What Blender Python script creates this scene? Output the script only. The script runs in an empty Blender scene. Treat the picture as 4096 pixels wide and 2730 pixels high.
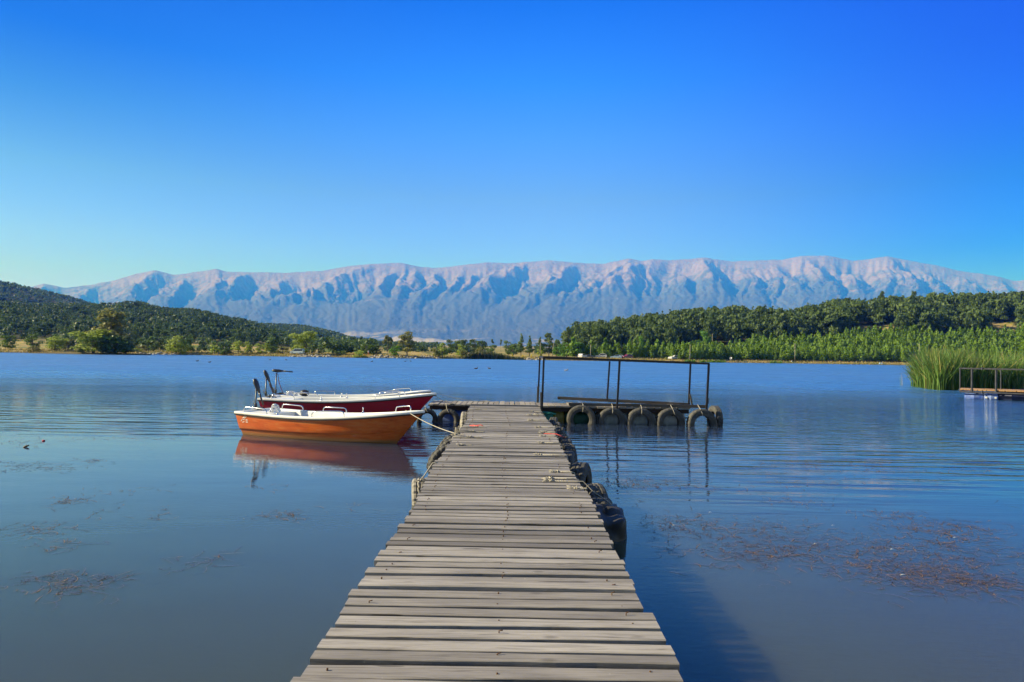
import bpy, bmesh, math, random
import numpy as np
from mathutils import Vector, Matrix
R = math.radians
random.seed(7)
rs = np.random.RandomState(11)
scene = bpy.context.scene
COL = scene.collection

# ------------------------------------------------------------------ camera
CAM_H = 2.0
F = 2730.7                      # focal length in photograph pixels (4096 wide)
cam_d = bpy.data.cameras.new("camera")
cam_d.sensor_fit = 'HORIZONTAL'; cam_d.sensor_width = 36.0; cam_d.lens = 24.0
cam_d.clip_start = 0.05; cam_d.clip_end = 80000
cam = bpy.data.objects.new("camera", cam_d); COL.objects.link(cam)
ROT = Matrix.Rotation(R(90 + 1.09), 4, 'X') @ Matrix.Rotation(R(0.93), 4, 'Z')
cam.matrix_world = Matrix.Translation((0, 0, CAM_H)) @ ROT
scene.camera = cam

# ------------------------------------------------------------------ sky, sun, exposure
SUN_AZ, SUN_EL = -92.0, 29.0   # degrees from the view direction (left is negative), elevation
w = bpy.data.worlds.new("World"); scene.world = w; w.use_nodes = True
wn, wl = w.node_tree.nodes, w.node_tree.links
wn.clear()
sky = wn.new('ShaderNodeTexSky'); sky.sky_type = 'NISHITA'; sky.sun_disc = False
sky.sun_elevation = R(SUN_EL); sky.sun_rotation = R(-SUN_AZ)
sky.altitude = 900; sky.air_density = 1.0; sky.dust_density = 0.4; sky.ozone_density = 2.0
bg = wn.new('ShaderNodeBackground'); bg.inputs['Strength'].default_value = 0.12
out = wn.new('ShaderNodeOutputWorld')
wl.new(bg.outputs[0], out.inputs[0])
# clear-air grading of the sky by elevation and by angle from the sun side
GAIN_Z = [0.0, 0.07, 0.14, 0.22, 0.30, 0.37, 0.46, 0.75, 1.0]
GAIN = {  # left, centre, right of the view : RGB gain per elevation stop
    'L': [(0.4064, 0.44, 4.6), (0.4064, 0.44, 4.6), (0.4072, 0.5291, 2.3), (0.3178, 0.5186, 1.1519), (0.1201, 0.364, 0.9844), (0.004, 0.2147, 1.0799), (0.004, 0.2038, 1.0891), (0.42, 0.5, 0.5), (0.42, 0.45, 0.42)],
    'C': [(0.3032, 0.5092, 3.2), (0.3032, 0.5092, 3.2), (0.3708, 0.5203, 3.1), (0.3576, 0.5139, 1.5996), (0.2174, 0.5239, 1.9), (0.0831, 0.4678, 1.9), (0.004, 0.2921, 1.5139), (0.42, 0.5, 0.5), (0.42, 0.45, 0.42)],
    'R': [(0.1174, 0.2586, 4.0), (0.1174, 0.2586, 4.0), (0.0205, 0.1581, 2.3), (0.004, 0.125, 1.0757), (0.004, 0.08, 1.1115), (0.004, 0.05, 0.9522), (0.004, 0.045, 0.9358), (0.42, 0.5, 0.5), (0.42, 0.45, 0.42)],

}
if GAIN:
    tc = wn.new('ShaderNodeTexCoord'); sep = wn.new('ShaderNodeSeparateXYZ')
    wl.new(tc.outputs['Generated'], sep.inputs[0])
    at = wn.new('ShaderNodeMath'); at.operation = 'ARCTAN2'
    wl.new(sep.outputs['X'], at.inputs[0]); wl.new(sep.outputs['Y'], at.inputs[1])
    ramps = {}
    for k in ('L', 'C', 'R'):
        cr = wn.new('ShaderNodeValToRGB'); cr.color_ramp.interpolation = 'EASE' if False else 'LINEAR'
        el = cr.color_ramp.elements
        while len(el) < len(GAIN_Z): el.new(0.5)
        for i, z in enumerate(GAIN_Z):
            el[i].position = z
        for i, z in enumerate(GAIN_Z):
            el[i].color = (*[c / 8.0 for c in GAIN[k][i]], 1)
        wl.new(sep.outputs['Z'], cr.inputs[0]); ramps[k] = cr
    def maprange(a, b):
        m = wn.new('ShaderNodeMapRange'); m.interpolation_type = 'SMOOTHSTEP'
        m.inputs['From Min'].default_value = a; m.inputs['From Max'].default_value = b
        wl.new(at.outputs[0], m.inputs['Value']); return m
    def mix(f, a, b):
        m = wn.new('ShaderNodeMix'); m.data_type = 'RGBA'; m.clamp_result = False
        wl.new(f, m.inputs[0]); wl.new(a, m.inputs[6]); wl.new(b, m.inputs[7]); return m.outputs[2]
    mr1 = maprange(R(-40), R(-2)); mr2 = maprange(R(0), R(40))
    c1 = mix(mr1.outputs[0], ramps['L'].outputs[0], ramps['C'].outputs[0])
    c2 = mix(mr2.outputs[0], c1, ramps['R'].outputs[0])
    # unseen sky beside and behind the view kept dim and neutral, cutting blue fill
    ab = wn.new('ShaderNodeMath'); ab.operation = 'ABSOLUTE'; wl.new(at.outputs[0], ab.inputs[0])
    mr3 = wn.new('ShaderNodeMapRange'); mr3.interpolation_type = 'SMOOTHSTEP'; mr3.inputs['From Min'].default_value = R(46); mr3.inputs['From Max'].default_value = R(85)
    wl.new(ab.outputs[0], mr3.inputs['Value'])
    side = wn.new('ShaderNodeRGB'); side.outputs[0].default_value = (.44 / 8, .46 / 8, .46 / 8, 1)
    c2 = mix(mr3.outputs[0], c2, side.outputs[0])
    sc8 = wn.new('ShaderNodeMix'); sc8.data_type = 'RGBA'; sc8.blend_type = 'MULTIPLY'; sc8.inputs[0].default_value = 1
    sc8.inputs[7].default_value = (8, 8, 8, 1); wl.new(c2, sc8.inputs[6])
    mul = wn.new('ShaderNodeMix'); mul.data_type = 'RGBA'; mul.blend_type = 'MULTIPLY'; mul.inputs[0].default_value = 1
    wl.new(sky.outputs[0], mul.inputs[6]); wl.new(sc8.outputs[2], mul.inputs[7])
    wl.new(mul.outputs[2], bg.inputs[0])
else:
    wl.new(sky.outputs[0], bg.inputs[0])

sl = bpy.data.lights.new("sun", 'SUN'); sl.energy = 5.0; sl.angle = R(0.5); sl.color = (.97, 0.93, 1.12)
so = bpy.data.objects.new("sun", sl); COL.objects.link(so)
SDIR = Vector((math.sin(R(SUN_AZ)) * math.cos(R(SUN_EL)), math.cos(R(SUN_AZ)) * math.cos(R(SUN_EL)), math.sin(R(SUN_EL))))
so.rotation_euler = SDIR.to_track_quat('Z', 'Y').to_euler(); so.location = (-60, -10, 40)
vs = scene.view_settings
scene.display_settings.display_device = 'sRGB'
vs.view_transform = 'Standard'; vs.look = 'None'; vs.exposure = 1.0; vs.gamma = 1.0; vs.use_curve_mapping = False
scene.cycles.max_bounces = 6; scene.cycles.diffuse_bounces = 2; scene.cycles.glossy_bounces = 3
scene.cycles.transmission_bounces = 3; scene.cycles.volume_bounces = 0; scene.cycles.transparent_max_bounces = 6
scene.cycles.sample_clamp_indirect = 6.0
scene.cycles.use_denoising = True

# ------------------------------------------------------------------ helpers
R3 = np.array(ROT.to_3x3())
def ray(px, py):
    px = np.asarray(px, float); py = np.asarray(py, float)
    v = np.stack([(px - 2048) / F, (1365 - py) / F, -np.ones_like(px)], -1)
    return v @ R3.T
def V(px, py, z):               # photograph pixel -> point on the level z
    r = ray(px, py); t = (z - CAM_H) / r[..., 2]
    p = r * t[..., None]; p[..., 2] = z; return p
def D(px, py, Y):               # photograph pixel -> point at the depth Y
    r = ray(px, py); t = np.asarray(Y, float) / r[..., 1]
    p = r * t[..., None]; p[..., 2] += CAM_H; return p
def P(px, py, Y): return Vector(D(px, py, Y))
def crop(x0, y0, s): return lambda x, y: (x0 + x / s, y0 + y / s)

def tag(o, label=None, cat=None, group=None, kind=None):
    if label: o['label'] = label
    if cat: o['category'] = cat
    if group: o['group'] = group
    if kind: o['kind'] = kind
    return o
def thing(name, label, cat, loc=(0, 0, 0), rz=0, group=None):
    o = bpy.data.objects.new(name, None); COL.objects.link(o); o.empty_display_size = .2
    o.location = loc; o.rotation_euler = (0, 0, rz)
    return tag(o, label, cat, group)

class MB:
    """collects shapes; build() links them as ONE mesh object"""
    def __init__(s): s.v = []; s.f = []; s.sm = []; s.t = []; s.n = 0; s.cur = 0.5; s.mi = []; s.curm = 0
    def add(s, v, f, smooth=False):
        v = np.asarray(v, float).reshape(-1, 3); s.v.append(v)
        for q in f: s.f.append(tuple(int(i) + s.n for i in q))
        s.sm += [smooth] * len(f); s.mi += [s.curm] * len(f); s.t += [s.cur] * len(v); s.n += len(v); return s
    def box(s, c, d, M=None):
        v = np.array([[x, y, z] for x in (-.5, .5) for y in (-.5, .5) for z in (-.5, .5)]) * np.array(d)
        if M is not None: v = v @ np.array(M.to_3x3()).T
        return s.add(v + np.array(c), [(0, 1, 3, 2), (4, 6, 7, 5), (0, 4, 5, 1), (2, 3, 7, 6), (0, 2, 6, 4), (1, 5, 7, 3)])
    def tube(s, pts, r, seg=8, caps=True, smooth=True):
        pts = [Vector(p) for p in pts]; n = len(pts)
        rr = r if hasattr(r, '__len__') else [r] * n
        tan = [(pts[min(i + 1, n - 1)] - pts[max(i - 1, 0)]).normalized() for i in range(n)]
        a = Vector((0, 0, 1)) if abs(tan[0].z) < .9 else Vector((1, 0, 0))
        nx = tan[0].cross(a).normalized(); vv = []
        for i in range(n):
            nx = (nx - tan[i] * nx.dot(tan[i])).normalized(); ny = tan[i].cross(nx)
            for k in range(seg):
                t = 2 * math.pi * k / seg
                vv.append(pts[i] + (nx * math.cos(t) + ny * math.sin(t)) * rr[i])
        ff = [(i * seg + k, i * seg + (k + 1) % seg, (i + 1) * seg + (k + 1) % seg, (i + 1) * seg + k) for i in range(n - 1) for k in range(seg)]
        if caps: ff += [tuple(range(seg))[::-1], tuple((n - 1) * seg + k for k in range(seg))]
        return s.add([tuple(p) for p in vv], ff, smooth)
    def bar(s, a, b, wd, ht):      # square bar between two points
        a, b = Vector(a), Vector(b); d = b - a
        q = d.to_track_quat('Y', 'Z').to_matrix()
        return s.box((a + b) / 2, (wd, d.length, ht), q)
    def lathe(s, prof, seg=24, M=None, smooth=True, cap=True):   # prof: (r, z) about the z axis
        n = len(prof); vv = []
        for (r, z) in prof:
            for k in range(seg):
                t = 2 * math.pi * k / seg; vv.append((r * math.cos(t), r * math.sin(t), z))
        ff = [(i * seg + k, i * seg + (k + 1) % seg, (i + 1) * seg + (k + 1) % seg, (i + 1) * seg + k) for i in range(n - 1) for k in range(seg)]
        if cap: ff += [tuple(range(seg))[::-1], tuple((n - 1) * seg + k for k in range(seg))]
        vv = np.array(vv)
        if M is not None: vv = vv @ np.array(M.to_3x3()).T + np.array(M.translation)
        return s.add(vv, ff, smooth)
    def ico(s, c, r, sub=2, noise=0.0, seed=0, M=None):
        bm = bmesh.new(); bmesh.ops.create_icosphere(bm, subdivisions=sub, radius=1)
        v = np.array([q.co[:] for q in bm.verts]); f = [[q.index for q in fc.verts] for fc in bm.faces]; bm.free()
        if noise:
            v = v * (1 + noise * (vnoise3(v * 2.1 + seed * 7.3) - .5) * 2)[:, None]
        v = v * np.array(r)
        if M is not None: v = v @ np.array(M.to_3x3()).T
        return s.add(v + np.array(c), f, True)
    def build(s, name, mat, parent=None, mat2=None):
        me = bpy.data.meshes.new(name)
        v = np.concatenate(s.v); me.from_pydata(v.tolist(), [], s.f)
        me.polygons.foreach_set('use_smooth', s.sm)
        at = me.attributes.new('tint', 'FLOAT', 'POINT'); at.data.foreach_set('value', np.array(s.t, np.float32))
        if mat: me.materials.append(mat)
        if mat2: me.materials.append(mat2); me.polygons.foreach_set('material_index', s.mi)
        o = bpy.data.objects.new(name, me); COL.objects.link(o)
        if parent: o.parent = parent
        return o

def mesh_np(name, v, quads, mat, tint=None, smooth=False, parent=None):
    v = np.asarray(v, np.float32); q = np.asarray(quads, np.int32); k = q.shape[1]
    me = bpy.data.meshes.new(name)
    me.vertices.add(len(v)); me.vertices.foreach_set('co', v.ravel())
    me.loops.add(q.size); me.loops.foreach_set('vertex_index', q.ravel())
    me.polygons.add(len(q)); me.polygons.foreach_set('loop_start', np.arange(0, q.size, k, dtype=np.int32))
    me.polygons.foreach_set('loop_total', np.full(len(q), k, np.int32))
    me.polygons.foreach_set('use_smooth', np.full(len(q), smooth))
    if tint is not None:
        at = me.attributes.new('tint', 'FLOAT', 'POINT'); at.data.foreach_set('value', np.asarray(tint, np.float32))
    me.update(calc_edges=True)
    if mat: me.materials.append(mat)
    o = bpy.data.objects.new(name, me); COL.objects.link(o)
    if parent: o.parent = parent
    return o

_perm = rs.rand(256, 256); _p3 = rs.rand(32, 32, 32)
def vnoise(x, y):
    x = np.asarray(x, float); y = np.asarray(y, float)
    xi = np.floor(x).astype(int); yi = np.floor(y).astype(int); fx = x - xi; fy = y - yi
    fx = fx * fx * (3 - 2 * fx); fy = fy * fy * (3 - 2 * fy)
    g = lambda a, b: _perm[a % 256, b % 256]
    return (g(xi, yi) * (1 - fx) + g(xi + 1, yi) * fx) * (1 - fy) + (g(xi, yi + 1) * (1 - fx) + g(xi + 1, yi + 1) * fx) * fy
def fbm(x, y, o=4):
    s = 0; a = .5; t = 0
    for k in range(o):
        s = s + a * vnoise(x * 2 ** k + 17 * k, y * 2 ** k + 31 * k); t += a; a *= .5
    return s / t
def vnoise3(p):
    pi = np.floor(p).astype(int); f = p - pi; f = f * f * (3 - 2 * f); r = 0
    for dx in (0, 1):
        for dy in (0, 1):
            for dz in (0, 1):
                wgt = (f[:, 0] if dx else 1 - f[:, 0]) * (f[:, 1] if dy else 1 - f[:, 1]) * (f[:, 2] if dz else 1 - f[:, 2])
                r = r + wgt * _p3[(pi[:, 0] + dx) % 32, (pi[:, 1] + dy) % 32, (pi[:, 2] + dz) % 32]
    return r
def sstep(x): x = np.clip(x, 0, 1); return x * x * (3 - 2 * x)

# ------------------------------------------------------------------ materials
class NT:
    def __init__(s, name):
        s.m = bpy.data.materials.new(name); s.m.use_nodes = True
        s.n = s.m.node_tree.nodes; s.l = s.m.node_tree.links
        s.b = s.n['Principled BSDF']; s.o = s.n['Material Output']
    def new(s, t, **kw):
        x = s.n.new(t)
        for k, v in kw.items(): setattr(x, k, v)
        return x
    def link(s, a, b): s.l.new(a, b)
    def coord(s, which='Object', scale=(1, 1, 1), rot=(0, 0, 0)):
        t = s.new('ShaderNodeTexCoord'); m = s.new('ShaderNodeMapping')
        m.inputs['Scale'].default_value = scale; m.inputs['Rotation'].default_value = rot
        s.link(t.outputs[which], m.inputs[0]); return m.outputs[0]
    def pos(s, scale=(1, 1, 1)):
        g = s.new('ShaderNodeNewGeometry'); m = s.new('ShaderNodeMapping'); m.inputs['Scale'].default_value = scale
        s.link(g.outputs['Position'], m.inputs[0]); return m.outputs[0]
    def noise(s, vec, scale, detail=4, rough=.55, dist=0):
        n = s.new('ShaderNodeTexNoise'); n.inputs['Scale'].default_value = scale; n.inputs['Detail'].default_value = detail
        n.inputs['Roughness'].default_value = rough; n.inputs['Distortion'].default_value = dist
        if vec is not None: s.link(vec, n.inputs['Vector'])
        return n.outputs['Fac']
    def mr(s, val, a, b, c=0, d=1, smooth=False):
        m = s.new('ShaderNodeMapRange'); m.clamp = True
        if smooth: m.interpolation_type = 'SMOOTHSTEP'
        for i, x in zip((1, 2, 3, 4), (a, b, c, d)): m.inputs[i].default_value = x
        s.link(val, m.inputs[0]); return m.outputs[0]
    def math(s, op, a, b=None):
        m = s.new('ShaderNodeMath', operation=op)
        for i, x in enumerate((a, b)):
            if x is None: continue
            if isinstance(x, (int, float)): m.inputs[i].default_value = x
            else: s.link(x, m.inputs[i])
        return m.outputs[0]
    def mix(s, f, a, b, blend='MIX'):
        m = s.new('ShaderNodeMix', data_type='RGBA', blend_type=blend)
        for i, x in ((0, f), (6, a), (7, b)):
            if isinstance(x, (int, float)): m.inputs[i].default_value = x
            elif isinstance(x, tuple): m.inputs[i].default_value = (*x, 1) if len(x) == 3 else x
            else: s.link(x, m.inputs[i])
        return m.outputs[2]
    def attr(s, name='tint'):
        a = s.new('ShaderNodeAttribute'); a.attribute_name = name; return a.outputs['Fac']
    def rnd(s):
        return s.new('ShaderNodeObjectInfo').outputs['Random']
    def base(s, c):
        if isinstance(c, tuple): s.b.inputs['Base Color'].default_value = (*c, 1)
        else: s.link(c, s.b.inputs['Base Color'])
    def set(s, rough=None, metal=None, spec=None, ior=None, trans=None, coat=None, coat_r=.05):
        for k, v in (('Roughness', rough), ('Metallic', metal), ('Specular IOR Level', spec), ('IOR', ior), ('Transmission Weight', trans), ('Coat Weight', coat)):
            if v is None: continue
            if isinstance(v, (int, float)): s.b.inputs[k].default_value = v
            else: s.link(v, s.b.inputs[k])
        if coat: s.b.inputs['Coat Roughness'].default_value = coat_r
    def bump(s, h, strength=.5, dist=.01):
        b = s.new('ShaderNodeBump'); b.inputs['Strength'].default_value = strength; b.inputs['Distance'].default_value = dist
        s.link(h, b.inputs['Height']); s.link(b.outputs[0], s.b.inputs['Normal']); return b

def simple(name, c1, c2=None, scale=8, rough=.6, metal=0, spec=.5, bump=0, coat=None, detail=5):
    n = NT(name); v = n.coord('Object')
    f = n.noise(v, scale, detail)
    n.base(n.mix(n.mr(f, .3, .7), c1, c2 or tuple(x * .75 for x in c1)))
    n.set(rough, metal, spec, coat=coat)
    if bump: n.bump(f, .6, bump)
    return n.m

# ------------------------------------------------------------------ water
def water_mat():
    n = NT('lake_water')
    pos = n.pos()
    sep = n.new('ShaderNodeSeparateXYZ'); n.link(pos, sep.inputs[0])
    X, Y = sep.outputs[0], sep.outputs[1]
    # wind ripples get stronger away from the sheltered water round the piers
    warp = n.noise(n.pos((.05, .16, 1)), 1.0, 2)
    yw = n.math('ADD', n.math('ADD', Y, n.mr(X, -6, 3, -3.5, 1.5)), n.math('MULTIPLY', n.math('SUBTRACT', warp, .5), 9))
    wind = n.mr(yw, 13, 36, 0, 1, True)
    far = n.mr(Y, 40, 180, 0, 1, True)
    # long low swell lines, seen where the calm meets the wind
    sw = n.noise(n.pos((.22, 1.5, 1)), 1.6, 2, .5, .3)
    swm = n.math('MULTIPLY', n.mr(yw, 10, 13.5, 0, 1, True), n.mr(yw, 16, 60, 1, .5))
    r1 = n.noise(n.pos((1.0, 2.2, 1)), 2.0, 3, .6, .4)
    r2 = n.noise(n.pos((.55, 1.0, 1)), .7, 3, .6, .3)
    calm = n.noise(n.pos((.7, 1.6, 1)), .9, 2, .4)
    def amp(f, a, mask=None):
        h = n.math('MULTIPLY', n.math('SUBTRACT', f, .5), a)
        return n.math('MULTIPLY', h, mask) if mask is not None else h
    h = amp(calm, .0045)
    h = n.math('ADD', h, amp(sw, .034, swm))
    h = n.math('ADD', h, amp(r1, .090, n.math('MULTIPLY', wind, n.mr(Y, 30, 90, 1, .6))))
    h = n.math('ADD', h, amp(r2, .22, n.math('MULTIPLY', wind, n.mr(Y, 20, 120, .35, 1))))
    cap = n.noise(n.pos((1.0, 2.4, 1)), 7.0, 2, .6); h = n.math('ADD', h, amp(cap, .0024, n.mr(n.noise(n.pos((.10, .22, 1)), 1, 3), .35, .65, .15, 1)))
    b = n.bump(h, 1.0, 1.0)
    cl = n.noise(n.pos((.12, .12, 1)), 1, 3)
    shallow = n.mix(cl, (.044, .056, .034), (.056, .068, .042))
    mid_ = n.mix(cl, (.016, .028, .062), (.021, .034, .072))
    far_sky_blue = n.mix(cl, (.032, .135, .36), (.040, .155, .41))      # sky reflection painted as blue into the far water, fainter in mid_
    n.base(n.mix(n.mr(Y, 17, 55, 0, 1, True), n.mix(n.mr(Y, 4.5, 13, 0, 1, True), shallow, mid_), far_sky_blue))
    n.b.subsurface_method = 'BURLEY'; n.b.inputs['Subsurface Weight'].default_value = 1.0; n.b.inputs['Subsurface Radius'].default_value = (.5, .7, .8); n.b.inputs['Subsurface Scale'].default_value = 1.1
    n.set(rough=n.math('MULTIPLY', n.mr(Y, 15, 80, .015, .50, True), n.mr(n.noise(n.pos((.10, .30, 1)), 1, 6, .65), .36, .64, .55, 1.35)), ior=n.mr(Y, 5, 13, 1.35, 1.66), spec=.5)
    return n.m
m = MB()
wv = []
gx = [-3000, -700, -200, -60, -20, 0, 20, 60, 200, 700, 3000]; gy = [-600, -100, 0, 20, 60, 200, 500, 900]
vv = [(x, y, 0) for y in gy for x in gx]; nx_ = len(gx)
m.add(vv, [(j * nx_ + i, j * nx_ + i + 1, (j + 1) * nx_ + i + 1, (j + 1) * nx_ + i) for j in range(len(gy) - 1) for i in range(nx_ - 1)])
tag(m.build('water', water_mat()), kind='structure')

# ------------------------------------------------------------------ terrain
SH = np.array([(-3000, 1390), (-900, 1402), (0, 1411), (297, 1415.5), (544, 1419), (722, 1420.6), (999, 1425), (1176, 1428.4), (1537, 1434), (1899, 1437),
               (2006, 1438.6), (2159, 1441.7), (2500, 1446.3), (2837, 1451), (3186, 1455), (3626, 1462.0), (4100, 1470), (5300, 1490), (7500, 1530)], float)
_s = V(SH[:, 0], SH[:, 1], 0.0)
SH_U = 2048 + F * _s[:, 0] / _s[:, 1]; SH_Y = _s[:, 1]
def shore(u): return np.interp(u, SH_U, SH_Y)
def usky(pts, Dp):
    a = np.array(pts, float); d = D(a[:, 0], a[:, 1], Dp)
    return 2048 + F * d[:, 0] / d[:, 1], d[:, 2]
LAY = {}
def layer(k, Dp, tree, start, pts):
    u, z = usky(pts, Dp); LAY[k] = (Dp, tree, start, u, z - tree)
layer('A', 1500, 8, 900, [(-2500, 1000), (-1200, 1040), (0, 1120), (105, 1143), (226, 1170), (350, 1205), (440, 1230), (600, 1290), (760, 1380), (900, 1420)])
layer('B', 800, 6.5, 290, [(-2500, 1150), (-1200, 1180), (0, 1211), (170, 1222), (340, 1224), (450, 1220), (530, 1213), (565, 1214), (600, 1227), (670, 1238),
      (720, 1241), (800, 1247), (910, 1276), (955, 1278), (998, 1290), (1040, 1303), (1078, 1320), (1125, 1337), (1163, 1350), (1223, 1371), (1282, 1388), (1450, 1407)])
layer('C', 1300, 7, 700, [(700, 1330), (900, 1305), (1040, 1293), (1155, 1297), (1220, 1301), (1282, 1314), (1346, 1329), (1400, 1348), (1452, 1361), (1495, 1370), (1600, 1385), (1700, 1400), (1800, 1415)])
layer('R', 430, 11, 292, [(2130, 1425), (2200, 1400), (2270, 1350), (2312, 1310), (2358, 1302), (2414, 1296), (2465, 1288), (2516, 1279), (2577, 1270), (2669, 1259), (2771, 1248), (2883, 1243),
      (2965, 1236), (3075, 1238), (3186, 1240), (3279, 1229), (3323, 1213), (3406, 1210), (3461, 1210), (3626, 1194), (3846, 1188), (4094, 1180), (5300, 1150), (7000, 1120)])
def terrain(u, Y):
    u = np.asarray(u, float); Y = np.asarray(Y, float); s = shore(u); d = Y - s
    base = np.where(d < 0, np.maximum(-2.2, -.12 + d * .05), -.12 + .85 * sstep(d / 7) + .012 * np.maximum(d, 0))
    base = base + np.where(d > 1, (fbm(u / 60, Y / 12, 3) - .5) * .8 * sstep(d / 20), 0)
    z = base
    for k, (Dp, tree, st, lu, lz) in LAY.items():
        zr = np.interp(u, lu, lz, left=lz[0] if k in 'AB' else -5, right=lz[-1] if k == 'R' else -5)
        kk = np.where(Y < Dp, sstep((Y - st) / (Dp - st)) * .6 + .4 * np.clip((Y - st) / (Dp - st), 0, 1) , 1 - sstep((Y - Dp) / (.5 * Dp)))
        t = base * (1 - kk) + zr * kk
        t = t + (fbm(u / 160 + 9, Y / 60, 3) - .5) * .12 * np.maximum(zr, 0) * kk * (1 - kk) * 4
        z = np.maximum(z, np.where(d > 3, t, base))
    return z
def terr1(u, Y): return float(terrain(np.array([u]), np.array([Y]))[0])

def ground_mat():
    n = NT('lakeside_ground'); p = n.pos()
    a = n.noise(p, .09, 5, .6); b = n.noise(p, 1.3, 4, .6); c = n.noise(p, .02, 3)
    dry = n.mix(b, (.30, .21, .075), (.40, .30, .13))
    col = n.mix(n.mr(a, .45, .6), dry, (.10, .135, .03))
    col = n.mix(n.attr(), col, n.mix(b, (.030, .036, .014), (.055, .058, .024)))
    sep = n.new('ShaderNodeSeparateXYZ'); n.link(p, sep.inputs[0])
    col = n.mix(n.mr(sep.outputs[2], .02, .5, 1, 0), col, (.085, .070, .045))
    far = n.mr(sep.outputs[1], 2600, 4000, 0, 1)
    fields = n.mix(n.mr(n.noise(n.pos((.0008, .002, 1)), 1, 4, .6), .5, .58), (.05, .075, .03), (.42, .33, .2))
    n.base(n.mix(far, col, fields)); n.set(rough=.95, spec=.1)
    n.bump(b, .6, .3); return n.m
us = np.concatenate([np.linspace(-2600, -300, 60), np.linspace(-280, 4400, 400), np.linspace(4430, 6800, 60)])
ys_off = np.concatenate([[-60, -25, -10, -4, -1.5, 0, .8, 1.6, 2.4, 3.2, 4, 5, 6, 7, 8.5, 10], np.geomspace(12, 160, 44), np.geomspace(170, 9800, 70)])
U, O = np.meshgrid(us, ys_off); YY = shore(U) + O
ZZ = terrain(U, YY); XX = (U - 2048) / F * YY
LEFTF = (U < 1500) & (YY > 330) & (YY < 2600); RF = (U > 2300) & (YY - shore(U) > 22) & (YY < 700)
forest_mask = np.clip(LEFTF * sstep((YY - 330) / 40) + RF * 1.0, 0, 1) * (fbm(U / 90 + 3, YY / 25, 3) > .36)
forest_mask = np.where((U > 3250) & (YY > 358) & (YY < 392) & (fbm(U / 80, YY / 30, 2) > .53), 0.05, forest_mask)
nu, ny = len(us), len(ys_off)
idx = np.arange(nu * ny).reshape(ny, nu)
quads = np.stack([idx[:-1, :-1], idx[:-1, 1:], idx[1:, 1:], idx[1:, :-1]], -1).reshape(-1, 4)
tag(mesh_np('ground', np.stack([XX, YY, ZZ], -1).reshape(-1, 3), quads, ground_mat(), forest_mask.ravel(), True), kind='structure')

# ------------------------------------------------------------------ mountains
MY, MF = 20000.0, 9600.0
k_ = 1.7408
ms = [(-300, 730), (-100, 690), (40, 668), (100, 655), (150, 660), (200, 655), (260, 645), (310, 632), (355, 624), (400, 630), (430, 628), (500, 620), (520, 625), (600, 626), (650, 627), (740, 622), (800, 613), (850, 608),
      (880, 607), (920, 606), (970, 613), (1000, 615), (1080, 608), (1120, 604), (1170, 605), (1260, 600), (1330, 604), (1390, 605), (1445, 596), (1475, 600), (1495, 597), (1540, 598), (1590, 596),
      (1620, 594), (1680, 600), (1730, 599), (1800, 596), (1840, 590), (1900, 589), (1960, 598), (2040, 592), (2100, 602), (2150, 610), (2200, 622), (2250, 629), (2300, 637), (2330, 645), (2353, 644), (2430, 655), (2700, 690), (3000, 720)]
mu, mz = usky([(a * k_, b * k_) for a, b in ms], MY)

# spur crests : (disp x at the top, disp x lower down, start v, height m, width px left, width px right)
SPURS = [(100, 60, .0, 120, 60, 40), (215, 150, .0, 150, 90, 45), (355, 262, .0, 260, 120, 62), (430, 375, .05, 190, 80, 40), (520, 470, .1, 170, 70, 40), (572, 470, .0, 260, 90, 60),
         (655, 600, .05, 170, 70, 45), (760, 690, .12, 150, 60, 45), (852, 610, .0, 300, 150, 80), (905, 868, .10, 190, 50, 34), (962, 905, .06, 230, 62, 40), (1005, 962, .05, 220, 60, 44),
         (1062, 1010, .12, 200, 55, 40), (1112, 1030, .12, 190, 55, 36), (1205, 1075, .0, 290, 130, 60), (1272, 1215, .15, 160, 55, 40), (1318, 1215, .03, 250, 90, 55), (1448, 1290, .0, 270, 120, 60),
         (1495, 1335, .0, 420, 170, 125), (1560, 1580, .15, 170, 70, 50), (1612, 1655, .0, 300, 110, 75), (1700, 1740, .12, 200, 80, 60), (1762, 1850, .05, 260, 110, 70), (1848, 1930, .02, 270, 110, 70),
         (1930, 1985, .15, 180, 70, 60), (2040, 2130, .0, 330, 140, 70), (2110, 2190, .1, 200, 80, 60), (2210, 2250, .05, 220, 90, 70), (2300, 2330, .05, 200, 80, 60), (2420, 2440, .0, 250, 100, 80)]
KZ = MY / 9000.0
MU = np.linspace(-1500, 5600, 1150); MV = np.concatenate([np.linspace(-.25, 0, 8)[:-1], np.linspace(0, 1, 230) ** 1.15])
Um, Vm = np.meshgrid(MU, MV)
vc = np.clip(Vm, 0, 1)
_g = np.linspace(mu[0], mu[-1], 1400); _z = np.interp(_g, mu, mz); _k = np.hanning(121); _sm = np.convolve(np.pad(_z, 60, 'edge'), _k / _k.sum(), 'valid'); _k2 = np.hanning(9); _z = np.convolve(np.pad(_z, 4, 'edge'), _k2 / _k2.sum(), 'valid') + .55 * (_z - _sm)
mu, mz = _g, _z + (fbm(_g / 30, _g * 0 + 3, 3) - .5) * 24
zr = np.interp(Um, mu, mz)
wu = (fbm(Um / 130, vc * 4, 4) - .5) * 90 * sstep(vc * 4)          # wandering of the crests
zr_l = np.interp(Um + wu * .3, mu, mz); zr_l = zr * (1 - sstep(vc * 5)) + zr_l * sstep(vc * 5)
prof = 1 - 1.0 * np.where(vc < .9, vc ** 1.0 * (1.12 - .12 * vc), 1.0 * vc ** 1.0 * (1.12 - .12 * vc))
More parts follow.
